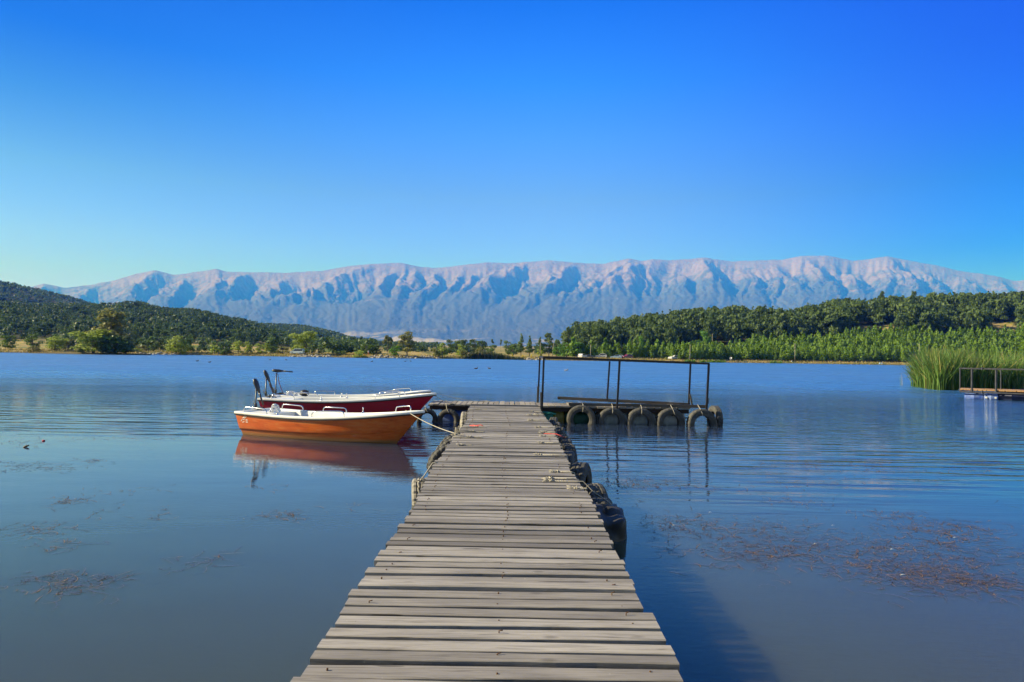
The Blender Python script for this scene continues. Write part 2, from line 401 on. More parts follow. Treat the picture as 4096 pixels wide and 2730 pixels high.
env = np.clip(vc / (.17 + .22 * fbm(Um / 110 + 70, vc * 2, 3)), 0, 1) ** .72 * (1 - .82 * sstep((vc - .24 - .2 * (fbm(Um / 150 + 11, vc * 2, 2) - .5)) / .42)) * (1 - sstep((vc - .82) / .18))
cut = np.full_like(Um, 1.0)
for (a, b, v0, A, wL, wR) in SPURS:
    uc = (a + (b - a) * np.clip(vc / .55, 0, 1.7) ** .9) * k_
    dx = Um + wu - uc
    wl_ = wL * k_ * (.30 + 1.0 * np.clip(vc / .5, 0, 1.3)); wr_ = wR * k_ * (.30 + .9 * np.clip(vc / .5, 0, 1.3))
    q = np.where(dx < 0, 1 + dx / wl_, 1 - dx / wr_)
    e = env * sstep((vc - v0 + .02) / .12) 
    cut = np.minimum(cut, 1 - np.clip(q, 0, 1) * np.clip((vc - v0 + .06) / .12, 0, 1) * (.75 + .25 * min(A / 280, 1.2)))
rel = -185 * KZ * env * cut
# fine gullies running down the slope
gul = 1 - np.abs(2 * fbm((Um + wu) / 34, vc * 1.6 + 5, 4) - 1)
gul2 = 1 - np.abs(2 * fbm((Um + wu * 1.5) / 14, vc * 3 + 9, 3) - 1)
gul3 = 1 - np.abs(2 * fbm((Um + wu * 2) / 7 + vc * 8, vc * 9 + 3, 3) - 1)
und = fbm(Um / 60 + 40, vc * 9, 5) - .5
Zm = zr_l * prof + rel + KZ * env * ((gul - .8) * 85 + (gul2 - .8) * 46 + und * 70 + (gul3 - .8) * 34) + KZ * (und * 22) * sstep(vc * 12)
Zm = np.where(Vm < 0, zr - 2000 * (-Vm) ** 1.3, Zm)
Zm = np.minimum(Zm, zr + 6 - vc * 60) if False else Zm
Ym = MY - (MY - MF) * Vm
Zm = Zm + 2 * 0 + 60 * sstep((vc - .6) / .4)
Xm = (Um - 2048) / F * Ym
def mountain_mat():
    n = NT('mountain_slopes'); p = n.pos()
    sep = n.new('ShaderNodeSeparateXYZ'); n.link(p, sep.inputs[0]); Z = n.math('DIVIDE', sep.outputs[2], KZ)
    big = n.noise(n.pos((.0005, .0005, .0005)), 1, 5, .6); mid = n.noise(n.pos((.00225, .00225, .0009)), 1, 6, .65)
    fine = n.noise(n.pos((.009, .009, .0027)), 1, 4, .6)
    rock = n.mix(n.mr(mid, .35, .65), (.225, .165, .185), (.155, .115, .135))
    rock = n.mix(n.mr(fine, .5, .8), rock, (.27, .205, .22))
    grass = n.mix(n.mr(mid, .4, .6), (.080, .078, .066), (.125, .105, .098))
    hz = n.math('ADD', Z, n.math('MULTIPLY', n.math('SUBTRACT', big, .5), 620))
    hz = n.math('ADD', hz, n.math('MULTIPLY', n.math('SUBTRACT', mid, .5), 520))
    hx = n.math('ADD', hz, n.mr(sep.outputs[0], -5500, 5500, 30, -190))
    wood = n.mix(fine, (.048, .054, .044), (.085, .088, .068))
    c = n.mix(n.mr(hx, 560, 700), wood, grass)
    c = n.mix(n.mr(n.math('ADD', hx, n.math('MULTIPLY', n.math('SUBTRACT', mid, .5), 900)), 660, 900), c, rock)
    scar = n.noise(n.pos((.0030, .0030, .0009)), 1, 6, .72); c = n.mix(n.math('MULTIPLY', n.mr(scar, .60, .67), n.mr(hx, 380, 520)), c, (.24, .18, .17))
    fld = n.noise(n.pos((.0008, .0018, .0009)), 1, 4, .6)
    low = n.math('MULTIPLY', n.mr(Z, 190, 60), n.mr(fld, .52, .58))
    c = n.mix(low, c, (.36, .30, .22))
    n.base(c); n.set(rough=.95, spec=.1); n.bump(n.math('ADD', fine, mid), 1.0, 30); return n.m
nu, ny = len(MU), len(MV); idx = np.arange(nu * ny).reshape(ny, nu)
quads = np.stack([idx[:-1, :-1], idx[1:, :-1], idx[1:, 1:], idx[:-1, 1:]], -1).reshape(-1, 4)
tag(mesh_np('mountains', np.stack([Xm, Ym, Zm], -1).reshape(-1, 3), quads, mountain_mat(), None, True), kind='structure')

# ------------------------------------------------------------------ vegetation
def leaf_mat(name, dark, light, rv=.4, trans=.35):
    n = NT(name)
    f = n.math('ADD', n.math('MULTIPLY', n.attr(), 1 - rv), n.math('MULTIPLY', n.rnd(), rv))
    c = n.mix(f, dark, light); n.base(c); n.set(rough=.55, spec=.25)
    t = n.new('ShaderNodeBsdfTranslucent'); n.link(n.mix(.5, c, light), t.inputs[0])
    ms = n.new('ShaderNodeMixShader'); ms.inputs[0].default_value = trans
    n.link(n.b.outputs[0], ms.inputs[1]); n.link(t.outputs[0], ms.inputs[2]); n.link(ms.outputs[0], n.o.inputs[0]); return n.m
LM = dict(young=leaf_mat('young_pine_needles', (.018, .050, .008), (.18, .30, .024)), old=leaf_mat('old_pine_needles', (.026, .052, .016), (.125, .185, .050)),
          hill=leaf_mat('hill_wood_leaves', (.026, .056, .024), (.110, .175, .060)), willow=leaf_mat('willow_leaves', (.15, .21, .030), (.42, .50, .095), trans=.45),
          olive=leaf_mat('olive_leaves', (.10, .115, .032), (.26, .26, .085)), dark=leaf_mat('dark_leaves', (.036, .075, .018), (.14, .22, .046)),
          bright=leaf_mat('bright_leaves', (.05, .13, .012), (.16, .32, .035)))
BARK = simple('bark', (.11, .08, .055), (.06, .045, .035), 4, .9); PALEBARK = simple('pale_bark', (.26, .22, .18), (.14, .11, .09), 4, .9)

def cards(c, nrm, size, rng, asp=1.5, spiky=False):
    """leaf clumps: one small face each, lying roughly across its normal"""
    n = len(c)
    nrm = nrm + rng.normal(0, .45, (n, 3)); nrm /= np.linalg.norm(nrm, axis=1)[:, None] + 1e-9
    a = rng.normal(0, 1, (n, 3)); a[:, 2] += (1.2 if spiky else 0)
    a -= nrm * (a * nrm).sum(1)[:, None]; a /= np.linalg.norm(a, axis=1)[:, None] + 1e-9
    b = np.cross(nrm, a); s = (size * rng.uniform(.6, 1.35, n))[:, None]
    v = np.stack([c - a * s * asp * .5 - b * s * .2, c - a * s * .1 + b * s * .5, c + a * s * asp * .55 + b * s * .1, c + a * s * .05 - b * s * .5], 1)
    return v.reshape(-1, 3)
def crown(kind, seed, n):
    """crown of a tree of height 1 and overall width 1 : leaf faces and their tint"""
    rng = np.random.RandomState(seed)
    if kind == 'young':
        z = .13 + .87 * (1 - rng.rand(n) ** .62) ; wh = .78 + .22 * np.sin(z * 46 + rng.rand() * 6)
        r = (.48 * np.clip((1 - z) / .87, 0, 1) ** .78 + .02) * wh * np.sqrt(rng.uniform(.25, 1, n)); t = rng.rand(n) * 6.283
        lob = 1 + .22 * np.sin(t * 3 + rng.rand() * 6 + z * 9); r = r * lob
        r = np.where(z < .24, r * (.55 + (z - .13) * 4), r)
        c = np.stack([r * np.cos(t), r * np.sin(t), z], 1); nr = np.stack([np.cos(t), np.sin(t), np.full(n, .55)], 1)
        return cards(c, nr, np.full(n, .085) * (300 / n) ** .4, rng, 1.5, rng.rand() < .3) , np.repeat(np.clip(.5 * rng.rand(n) + .25 + .25 * z, 0, 1), 4)
    blobs = []
    if kind == 'old':
        k = rng.randint(9, 13); lean = rng.normal(0, .05, 2)
        for i in range(k):
            z = .22 + .74 * (i + rng.rand()) / k; rr = (.17 + .24 * np.sin(np.clip((z - .25) / .8, 0, 1) * math.pi)) ; t = rng.rand() * 6.28
            d = rr * rng.uniform(.2, .9); blobs.append((d * math.cos(t) + lean[0] * z, d * math.sin(t) + lean[1] * z, z, rng.uniform(.16, .28), rng.uniform(.05, .085)))
        blobs.append((lean[0], lean[1], .93, .17, .07))
    elif kind == 'umbrella':
        for i in range(7):
            t = rng.rand() * 6.28; d = rng.uniform(0, .3); blobs.append((d * math.cos(t), d * math.sin(t), rng.uniform(.66, .93), rng.uniform(.15, .25), .075))
    elif kind == 'fir':
        for i in range(9):
            z = .25 + .72 * i / 8; t = rng.rand() * 6.28; d = .18 * (1.1 - z); blobs.append((d * math.cos(t), d * math.sin(t), z, (.42 * (1.06 - z) + .05) , .06))
    elif kind == 'sparse':
        for i in range(16):
            z = rng.uniform(.38, .95); t = rng.rand() * 6.28; d = .34 * rng.rand() ** .5 * math.sin(min(1, (1.06 - z) / .5) * 1.57); blobs.append((d * math.cos(t), d * math.sin(t), z, rng.uniform(.09, .16), rng.uniform(.06, .1)))
    elif kind == 'poplar':
        for i in range(18):
            z = rng.uniform(.14, .96); t = rng.rand() * 6.28; d = .32 * rng.rand() ** .5 * math.sin(min(1, (1.1 - z) / .65) * 1.57); blobs.append((d * math.cos(t), d * math.sin(t), z, rng.uniform(.12, .2), rng.uniform(.07, .12)))
    elif kind == 'bush':
        for i in range(14):
            z = rng.uniform(.10, .8); t = rng.rand() * 6.28; d = .36 * rng.rand() ** .5 * math.sqrt(max(.05, 1 - z * z)); blobs.append((d * math.cos(t), d * math.sin(t), z, rng.uniform(.13, .2), rng.uniform(.12, .2)))
    else:                                                     # round
        for i in range(24):
            z = rng.uniform(.13, .88); t = rng.rand() * 6.28; q = (z - .50) / .52; d = .37 * rng.rand() ** .45 * math.sqrt(max(.05, 1 - q * q)); blobs.append((d * math.cos(t), d * math.sin(t), z, rng.uniform(.11, .2), rng.uniform(.08, .14)))
    B = np.array(blobs); wgt = B[:, 3] * (B[:, 3] + B[:, 4]); bi = rng.choice(len(B), n, p=wgt / wgt.sum()); b = B[bi]
    d = rng.normal(0, 1, (n, 3)); d /= np.linalg.norm(d, axis=1)[:, None]; rad = rng.uniform(.55, 1.08, n)[:, None]
    c = b[:, :3] + d * rad * np.stack([b[:, 3], b[:, 3], b[:, 4]], 1)
    c[:, 2] = np.clip(c[:, 2], .03, 1.05)
    bt = rng.rand(len(B))
    s = {'old': .082, 'fir': .075}.get(kind, .078) * (500 / n) ** .4
    return cards(c, d * np.array([1, 1, 1.6]), np.full(n, s), rng, 1.4), np.repeat(np.clip(.55 * rng.rand(n) + .45 * bt[bi], 0, 1), 4)
def trunk_mb(kind, seed, w):
    rng = np.random.RandomState(seed + 99); m = MB(); r0 = {'young': .018, 'old': .022, 'umbrella': .018, 'sparse': .022}.get(kind, .028)
    top = {'young': .9, 'bush': .5}.get(kind, .85); a = rng.normal(0, .02, 6)
    pts = [(0, 0, -.08), (a[0] * .3, a[1] * .3, .15), (a[0], a[1], .4), (a[2], a[3], top * .75), (a[4], a[5], top)]
    m.tube(pts, [r0 * 1.25, r0, r0 * .8, r0 * .5, r0 * .15], 6)
    for i in range({'young': 0, 'bush': 5}.get(kind, 6)):
        z = rng.uniform(.3, .75) * top; t = rng.rand() * 6.28; L = rng.uniform(.15, .3)
        m.tube([(0, 0, z), (L * .5 * math.cos(t), L * .5 * math.sin(t), z + .06), (L * math.cos(t), L * math.sin(t), z + .16)], [r0 * .4, r0 * .28, r0 * .1], 5)
    return m
class TreeKind:
    def __init__(s, name, kind, mat, bark, n, variants):
        s.name = name; s.mat = mat; s.crowns = []; s.trunks = []
        for i in range(variants):
            v, t = crown(kind, 100 + 17 * i + len(name), n)
            o = mesh_np('crown', v, np.arange(len(v)).reshape(-1, 4), mat, t); s.crowns.append(o.data); bpy.data.objects.remove(o)
            o = trunk_mb(kind, i, 1).build('trunk', bark); s.trunks.append(o.data); bpy.data.objects.remove(o)
    def put(s, u, Y, h, wdt, label, group=None, cat='tree', dz=0, z=None, rng=random):
        k = rng.randrange(len(s.crowns)); x = (u - 2048) / F * Y
        if z is None: z = terr1(u, Y)
        r = thing(s.name, label, cat, (x, Y, z - .05 + dz), rng.uniform(0, 6.28), group); r.scale = (wdt, wdt, h)
        for nm, me in (('trunk', s.trunks[k]), ('crown', s.crowns[k])):
            o = bpy.data.objects.new(nm, me); COL.objects.link(o); o.parent = r
        return r
TK = dict(young=TreeKind('pine_tree', 'young', LM['young'], BARK, 420, 6), old=TreeKind('old_pine_tree', 'old', LM['old'], BARK, 700, 6),
          umbrella=TreeKind('umbrella_pine', 'umbrella', LM['old'], BARK, 500, 2), fir=TreeKind('dark_pine_tree', 'fir', LM['dark'], BARK, 800, 3),
          willow=TreeKind('willow_tree', 'round', LM['willow'], BARK, 2400, 3), olive=TreeKind('olive_green_tree', 'poplar', LM['olive'], PALEBARK, 2000, 2),
          round=TreeKind('round_tree', 'round', LM['dark'], BARK, 900, 3), sparse=TreeKind('sparse_tree', 'sparse', LM['olive'], PALEBARK, 700, 2),
          bright=TreeKind('leafy_tree', 'round', LM['bright'], BARK, 1000, 3), poplar=TreeKind('young_poplar', 'poplar', LM['willow'], BARK, 900, 3),
          bush=TreeKind('bush', 'bush', LM['willow'], BARK, 600, 3), dbush=TreeKind('dark_bush', 'bush', LM['dark'], BARK, 600, 2), brush=TreeKind('dry_bush', 'bush', LM['olive'], BARK, 500, 2))

# --- single trees along the far bank : kind, pixel x, pixel y of the top, pixel width, metres behind the waterline, label
c3 = lambda x, y: (x / 2.353, 1050 + y / 2.353); c4 = lambda x, y: (900 + x / 2.353, 1150 + y / 2.353); c5 = lambda x, y: (1700 + x / 1.961, 1150 + y / 1.961); c6 = lambda x, y: (2800 + x / 1.8156, 1100 + y / 1.8156)
SHORE_TREES = [
 ('olive', c3, 1040, 455, 330, -8, 'tall thin olive-brown tree rising behind the pale willow on the left islet'),
 ('willow', c3, 880, 625, 330, -12, 'pale green willow leaning over the water on the left islet'),
 ('round', c3, 1085, 640, 330, -11, 'dark green tree at the right half of the left islet'),
 ('dbush', c3, 1190, 770, 200, -12, 'low dark bush at the right tip of the left islet'),
 ('dbush', c3, 775, 800, 110, -13, 'small bright bush at the left tip of the islet'),
 ('willow', c3, 520, 690, 180, 7, 'round pale green tree on the dry bank left of the islet'),
 ('round', c3, 310, 665, 130, 14, 'dark rounded tree on the yellow bank near the left edge'),
 ('round', c3, 75, 655, 130, 26, 'dark tree above the earth bank at the far left edge'),
 ('brush', c3, 320, 775, 90, 4, 'grey green shrub at the waterline near the left edge'),
 ('brush', c3, 640, 700, 120, 14, 'dull green shrub just left of the islet'),
 ('willow', c3, 1660, 672, 200, 4, 'square-topped pale willow at the waterline right of the islet'),
 ('bush', c3, 1720, 820, 60, 1.5, 'tiny bright green bush under the square-topped willow'),
 ('dbush', c3, 1800, 770, 110, 10, 'dark shrub right of the square-topped willow'),
 ('brush', c3, 1330, 770, 120, 16, 'olive shrub on the slope between islet and square-topped willow'),
 ('bush', c3, 1290, 800, 90, 6, 'pale shrub at the waterline beside the islet'),
 ('poplar', c3, 2020, 768, 90, 5, 'small slim pale tree on the rocky bank, left of two pale poplars'),
 ('dbush', c3, 2095, 815, 80, 3, 'low dark shrub beside the small slim pale tree'),
 ('poplar', c4, 125, 505, 115, 5, 'pale poplar with leafy foot, left one of the pair on the bank'),
 ('poplar', c4, 210, 512, 90, 8, 'greyer poplar, right one of the pair on the bank'),
 ('poplar', c4, 325, 520, 90, 6, 'pale slender poplar third along the bank before the van'),
 ('poplar', c4, 395, 528, 80, 9, 'slender poplar fourth along the bank before the van'),
 ('round', c4, 455, 545, 90, 12, 'mid green round tree between the poplars and the van'),
 ('brush', c4, 545, 545, 120, 9, 'bushy dull green tree left of the parked van'),
 ('dbush', c4, 25, 560, 90, 5, 'dark green waterside shrub left of the poplar pair'),
 ('willow', c4, 755, 408, 250, 9, 'big round willow behind the parked van'),
 ('bush', c4, 1095, 590, 90, 7, 'light green bush on the yellow grass right of the big willow'),
 ('bush', c4, 1262, 580, 110, 1.5, 'round pale bush hanging over the rocky waterline'),
 ('round', c4, 1328, 525, 105, 12, 'dark round tree, left one of two by the walkers'),
 ('round', c4, 1425, 518, 130, 13, 'broad dark tree, right one of two by the walkers'),
 ('sparse', c4, 1530, 455, 105, 5, 'tall thin-leaved tree on a bare pale trunk'),
 ('bright', c4, 1605, 545, 110, 8, 'fresh green bush-like tree between the two tall thin trees'),
 ('olive', c4, 1718, 420, 135, 5, 'tallest pointed olive tree in the middle of the far bank'),
 ('poplar', c4, 2050, 500, 120, 4, 'two-lobed pale tree on the rocks in the middle of the far bank'),
 ('brush', c4, 1985, 560, 80, 5, 'thin dull tree beside the two-lobed pale tree'),
 ('poplar', c4, 2230, 518, 115, 5, 'pale willow-like tree beside the dark reed bed'),
 ('brush', c4, 2260, 585, 130, 2, 'brown dry shrub at the foot of the pale tree by the reeds'),
 ('round', c5, 195, 402, 70, 60, 'dark tree, leftmost of the row behind the reed bed'),
 ('round', c5, 250, 410, 70, 62, 'low dark tree, second in the row behind the reed bed'),
 ('round', c5, 310, 405, 80, 64, 'dark tree, third in the row behind the reed bed'),
 ('round', c5, 385, 400, 90, 60, 'dark tree, fourth in the row behind the reed bed'),
 ('round', c5, 452, 393, 90, 58, 'tallest dark tree ending the row behind the reed bed'),
 ('umbrella', c5, 530, 405, 22, 120, 'tiny far umbrella pine standing alone on the left'),
 ('umbrella', c5, 596, 407, 20, 120, 'tiny far umbrella pine on a long bare trunk'),
 ('round', c5, 525, 445, 95, 14, 'round dark green bush-like tree above the reed bed'),
 ('round', c5, 655, 410, 75, 70, 'round dark tree on the skyline over the yellow field'),
 ('round', c5, 690, 440, 80, 34, 'dark bushy tree at the edge of the yellow field'),
 ('fir', c5, 755, 364, 66, 40, 'dark layered pine, first of the group right of the yellow field'),
 ('fir', c5, 822, 384, 70, 38, 'shorter dark pine, second of the group right of the yellow field'),
 ('fir', c5, 905, 390, 64, 36, 'grey green pine, third of the group right of the yellow field'),
 ('old', c5, 975, 356, 100, 36, 'broad dark pine beside the leaning pole'),
 ('round', c5, 1030, 378, 66, 40, 'dark tree leaning on the broad pine'),
 ('old', c5, 1128, 306, 62, 44, 'lone tall pine standing free before the forest edge'),
 ('bright', c5, 1115, 408, 130, 26, 'big fresh green tree under the lone tall pine'),
 ('bright', c5, 1200, 428, 110, 22, 'fresh green tree right of the big one, by the parked cars'),
 ('bright', c5, 1035, 462, 70, 20, 'low fresh green tree by the path'),
 ('bush', c5, 905, 480, 50, 24, 'small bush under the grey green pine'),
 ('brush', c5, 425, 455, 60, 22, 'dull bush between the dark row and the reed bed'),
 ('bright', c5, 2195, 335, 100, 66, 'bright green broadleaf tree among the dark pines'),
 ('bright', c5, 1700, 375, 70, 52, 'bright green broadleaf tree in the lower forest edge'),
 ('bush', c5, 1895, 545, 24, 7, 'small yellow green bush beside the silver car'),
]
for (kd, cf, x, y, wpx, off, lab) in SHORE_TREES:
    px, py = cf(x, y); s_ = {id(c3): 2.353, id(c4): 2.353, id(c5): 1.961, id(c6): 1.8156}[id(cf)]
    Yd = float(shore(px)) + off; z0 = terr1(px, Yd) if off > 0 else .15
    top = float(D(px, py, Yd)[2]); u = 2048 + F * float(D(px, py, Yd)[0]) / Yd
    hgt = max(.8, top - z0); wdt = wpx / s_ / F * Yd * (1.75 if kd == 'olive' else 1.3)
    TK[kd].put(u, Yd, hgt, wdt, lab, 'bushes on the far bank' if 'bush' in kd or kd == 'brush' else 'trees on the far bank', 'bush' if 'bush' in kd or kd == 'brush' else 'tree', z=z0)
# islet the left trees stand on
uu = c3(985, 870)[0]; Yi = float(shore(uu)) - 11; pI = D(uu, 1420, Yi)
mI = MB(); mI.ico((pI[0], Yi, -.25), (21, 6.5, .62), 3, .35, 3); tag(mI.build('islet', bpy.data.materials['lakeside_ground']), kind='structure')

# --- woods
def visible_scatter(rng, n, u0, u1, fY): 
    u = rng.uniform(u0, u1, n); return u, fY(rng, u, n)
def wood(name, kinds, u, Y, h, wdt, mat, n_cards, seed):
    rng = np.random.RandomState(seed); Z = terrain(u, Y); X = (u - 2048) / F * Y; vs_, ts_ = [], []
    var = [crown(k, seed + 31 * i, n_cards) for i, k in enumerate(kinds)]
    pick = rng.randint(0, len(var), len(u)); ang = rng.rand(len(u)) * 6.283; tr = rng.rand(len(u))
    for k, (cv, ct) in enumerate(var):
        I = np.where(pick == k)[0]
        if not len(I): continue
        ca, sa = np.cos(ang[I])[:, None], np.sin(ang[I])[:, None]
        x = (cv[:, 0] * ca - cv[:, 1] * sa) * wdt[I][:, None] + X[I][:, None]; y = (cv[:, 0] * sa + cv[:, 1] * ca) * wdt[I][:, None] + Y[I][:, None]
        z = cv[:, 2] * h[I][:, None] + Z[I][:, None] - .1
        vs_.append(np.stack([x, y, z], -1).reshape(-1, 3)); ts_.append(np.clip(ct[None] * .45 + tr[I][:, None] * .55, 0, 1).ravel())
    v = np.concatenate(vs_); return mesh_np(name, v, np.arange(len(v)).reshape(-1, 4), mat, np.concatenate(ts_))
rw = np.random.RandomState(5)
# left hills : a wood that reads as one mass
u = rw.uniform(-900, 1500, 9000); Y = 330 + (830 - 330) * rw.rand(9000) ** .8
ok = (terrain(u, Y) > 3.5 + rw.rand(9000) * 2) & (fbm(u / 70, Y / 40, 3) > .36 - .2 * sstep((Y - 400) / 150)); u, Y = u[ok], Y[ok]
hh = 3.2 + 5.6 * rw.rand(len(u)) ** 1.3; tag(wood('wood', ['round', 'old', 'fir', 'bush', 'poplar', 'fir', 'old', 'fir', 'umbrella'], u, Y, hh, hh * rw.uniform(.55, 1.15, len(u)), LM['hill'], 120, 40), kind='stuff',
    label='dark green wood covering the low hill across the lake on the left')
u = rw.uniform(600, 1750, 2600); Y = rw.uniform(900, 1320, 2600); ok = terrain(u, Y) > 9; u, Y = u[ok], Y[ok]
hh = rw.uniform(6, 9.5, len(u)); tag(wood('distant_wood', ['round', 'bush', 'fir'], u, Y, hh, hh * rw.uniform(.8, 1.2, len(u)), LM['hill'], 44, 41), kind='stuff', label='bluish wood on the small hill behind the big willow')
u = rw.uniform(-1200, 900, 4200); Y = rw.uniform(1000, 1530, 4200); ok = terrain(u, Y) > 12; u, Y = u[ok], Y[ok]
hh = rw.uniform(6, 10, len(u)); tag(wood('ridge_wood', ['round', 'bush', 'fir'], u, Y, hh, hh * rw.uniform(.9, 1.3, len(u)), LM['hill'], 40, 42), kind='stuff', label='shadowy wood on the far ridge at the left edge')
# low trees and scrub on the flat ground in the middle
u = np.concatenate([rw.uniform(1280, 2300, 330), rw.uniform(200, 1500, 420)]); Y = np.concatenate([rw.uniform(330, 460, 330), shore(rw.uniform(200, 1500, 420)) + 20 + rw.rand(420) * 60])
Y = np.where(Y < shore(u) + 18, shore(u) + 18 + rw.rand(len(u)) * 30, Y); ok = (fbm(u / 50, Y / 30, 2) > .47) & ~((u > 1890) & (u < 2060)); u, Y = u[ok], Y[ok]
hh = rw.uniform(2.5, 6.5, len(u)); tag(wood('scrub', ['round', 'bush', 'round', 'poplar'], u, Y, hh, hh * rw.uniform(.8, 1.2, len(u)), LM['hill'], 90, 43), kind='stuff', label='scrub and small trees on the flat ground behind the far bank')
# right hill : old pines above, young plantation below
rng2 = random.Random(3)
uo = rw.uniform(2270, 5000, 2600); Yo = rw.uniform(345, 445, 2600)
edge = 292 + 62 * sstep((uo - 2650) / 500)
Yo = np.where(uo < 2700, edge + rw.rand(2600) * (445 - edge), Yo)
clear = (uo > 3230) & (Yo > 352) & (Yo < 388) & (fbm(uo / 80, Yo / 30, 2) > .53)
ok = ~clear & (Yo > edge) & (terrain(uo, Yo) > 2.2); uo, Yo = uo[ok], Yo[ok]
ho = 6.5 + 7.5 * rw.rand(len(uo)) * np.where(uo > 3250, 1.05, 1.0)
# young plantation in rough rows
yu, yY = [], []
for r_ in range(30):
    Yr = 8 + r_ * 2.7
    uu_ = np.arange(2290, 4700, 23.0); uu_ = uu_ + rw.uniform(-12, 12, len(uu_)); Y_ = shore(uu_) + Yr + rw.uniform(-1.2, 1.2, len(uu_)) + 3 * np.sin(uu_ / 90)
    lim = 26 + 48 * sstep((uu_ - 2500) / 700); k = (Yr < lim) & (rw.rand(len(uu_)) > .10) & (Yr > 10 + 8 * (uu_ < 2680)); yu.append(uu_[k]); yY.append(Y_[k])
yu = np.concatenate(yu); yY = np.concatenate(yY); yh = rw.uniform(3.4, 7.4, len(yu)) * (1 + .12 * sstep((3000 - yu) / 400))
front = np.argsort(yY - shore(yu)); inview = (yu[front] < 4180); fr = front[inview]; n_front = 255
ind = fr[:n_front]; rest = np.setdiff1d(np.arange(len(yu)), ind)
for i in ind:
    TK['young'].put(float(yu[i]), float(yY[i]), float(yh[i]), float(yh[i] * rng2.uniform(.58, .86)), 'young bright green pine in the front rows of the plantation on the right bank', 'young pines along the right bank', rng=rng2)
tag(wood('pine_plantation', ['young'] * 4, yu[rest], yY[rest], yh[rest], yh[rest] * rw.uniform(.58, .86, len(rest)), LM['young'], 110, 60), kind='stuff', label='dense rows of young green pines rising behind the right bank')
# the old pines that stand on the skyline are trees of their own
sky_i = [i for i in np.argsort(-Yo) if Yo[i] > 418 and uo[i] < 4150][:44]; rest = np.setdiff1d(np.arange(len(uo)), sky_i)
for i in sky_i:
    TK[rng2.choice(['old', 'old', 'fir', 'old', 'umbrella'])].put(float(uo[i]), float(Yo[i]), float(ho[i]) * rng2.choice([.95, 1.05, 1.15, 1.3]), float(ho[i] * rng2.uniform(.42, .66)), 'old dark pine with ragged crown on the skyline of the right hill', 'old pines on the skyline', rng=rng2)
tag(wood('pine_forest', ['old', 'fir', 'old', 'fir', 'old', 'umbrella', 'old', 'fir', 'round'], uo[rest], Yo[rest], ho[rest], ho[rest] * rw.uniform(.5, .75, len(rest)), LM['old'], 260, 61), kind='stuff', label='dark old pine forest covering the upper right hill')

# ------------------------------------------------------------------ materials of the piers
def wood_mat(name, a, b, c, grain=(1.2, 26, 10)):
    n = NT(name); v = n.coord('Object', grain); v2 = n.coord('Object', (2.2, 7, 2.2))
    g = n.noise(v, 2.2, 6, .65, .6); st = n.noise(v2, 1.0, 5, .6)
    f = n.math('ADD', n.math('MULTIPLY', n.attr(), .55), n.math('MULTIPLY', st, .5))
    col = n.mix(n.mr(f, .25, .8), a, b)
    col = n.mix(n.mr(g, .47, .72, 0, .8), col, c)
    ck = n.noise(n.coord('Object', tuple(g_ * .55 for g_ in grain)), 1.3, 3, .5, 1.2); col = n.mix(n.mr(ck, .665, .69, 0, .8), col, tuple(x_ * .45 for x_ in c))
    big = n.noise(n.coord('Object', (1, 1, 1)), 1.1, 4); col = n.mix(n.mr(big, .35, .7, .0, .35), col, c)
    kn = n.new('ShaderNodeTexVoronoi'); kn.inputs['Scale'].default_value = 1.0
    n.link(n.coord('Object', (2.3, 5.0, .4)), kn.inputs['Vector'])
    col = n.mix(n.mr(kn.outputs['Distance'], .06, .13, .55, 0), col, c)
    sp = n.noise(n.coord('Object', (30, 30, 30)), 1, 3); col = n.mix(n.mr(sp, .70, .76, 0, .5), col, (.42, .40, .36))
    n.base(col); n.set(rough=n.mr(st, .3, .7, .62, .85), spec=.3); n.bump(g, .55, .006); return n.m
M_DECK = wood_mat('weathered_planks', (.165, .150, .141), (.372, .342, .318), (.085, .074, .064))
M_DECK2 = wood_mat('weathered_cross_planks', (.20, .175, .145), (.355, .315, .26), (.12, .10, .08), (26, 1.2, 10))
M_BEAM = wood_mat('dark_beam_wood', (.09, .075, .06), (.16, .135, .11), (.05, .04, .032))
M_RUST = simple('rusty_steel', (.050, .026, .018), (.028, .018, .015), 14, .75, .2)
M_BLACKSTEEL = simple('black_painted_steel', (.012, .010, .012), (.03, .022, .022), 9, .5, .1)
M_NAIL = simple('rusty_nail', (.12, .055, .025), (.07, .035, .02), 30, .8, .3)
def tyre_mat(name, a, b, dust):
    n = NT(name); f = n.noise(n.coord('Object', (1, 1, 1)), 7, 5, .65); g = n.noise(n.coord('Object'), 30, 3)
    c = n.mix(n.mr(f, .35, .65), a, b); c = n.mix(n.math('MULTIPLY', n.mr(f, .5, .75), n.mr(n.rnd(), 0, 1, .2, .9)), c, dust)
    n.base(c); n.set(rough=.72, spec=.35); n.bump(g, .3, .004); return n.m
M_TYRE = tyre_mat('old_tyre_rubber', (.044, .044, .044), (.085, .082, .078), (.155, .145, .125))
M_TYREPALE = tyre_mat('whitened_tyre_rubber', (.16, .15, .13), (.30, .28, .25), (.46, .44, .40))
M_ROPE = simple('dirty_white_rope', (.46, .43, .37), (.30, .27, .23), 60, .9)
M_REDROPE = simple('red_rope', (.55, .06, .05), (.4, .04, .04), 30, .8)
def barrel_mat(name, c, d):
    n = NT(name); f = n.noise(n.coord('Object'), 5, 5, .6); n.base(n.mix(n.mr(f, .4, .7), c, d)); n.set(.55, spec=.4); return n.m
M_TEAL = barrel_mat('teal_plastic', (.02, .22, .16), (.03, .13, .10)); M_YELL = barrel_mat('ochre_plastic', (.30, .24, .05), (.16, .13, .04))
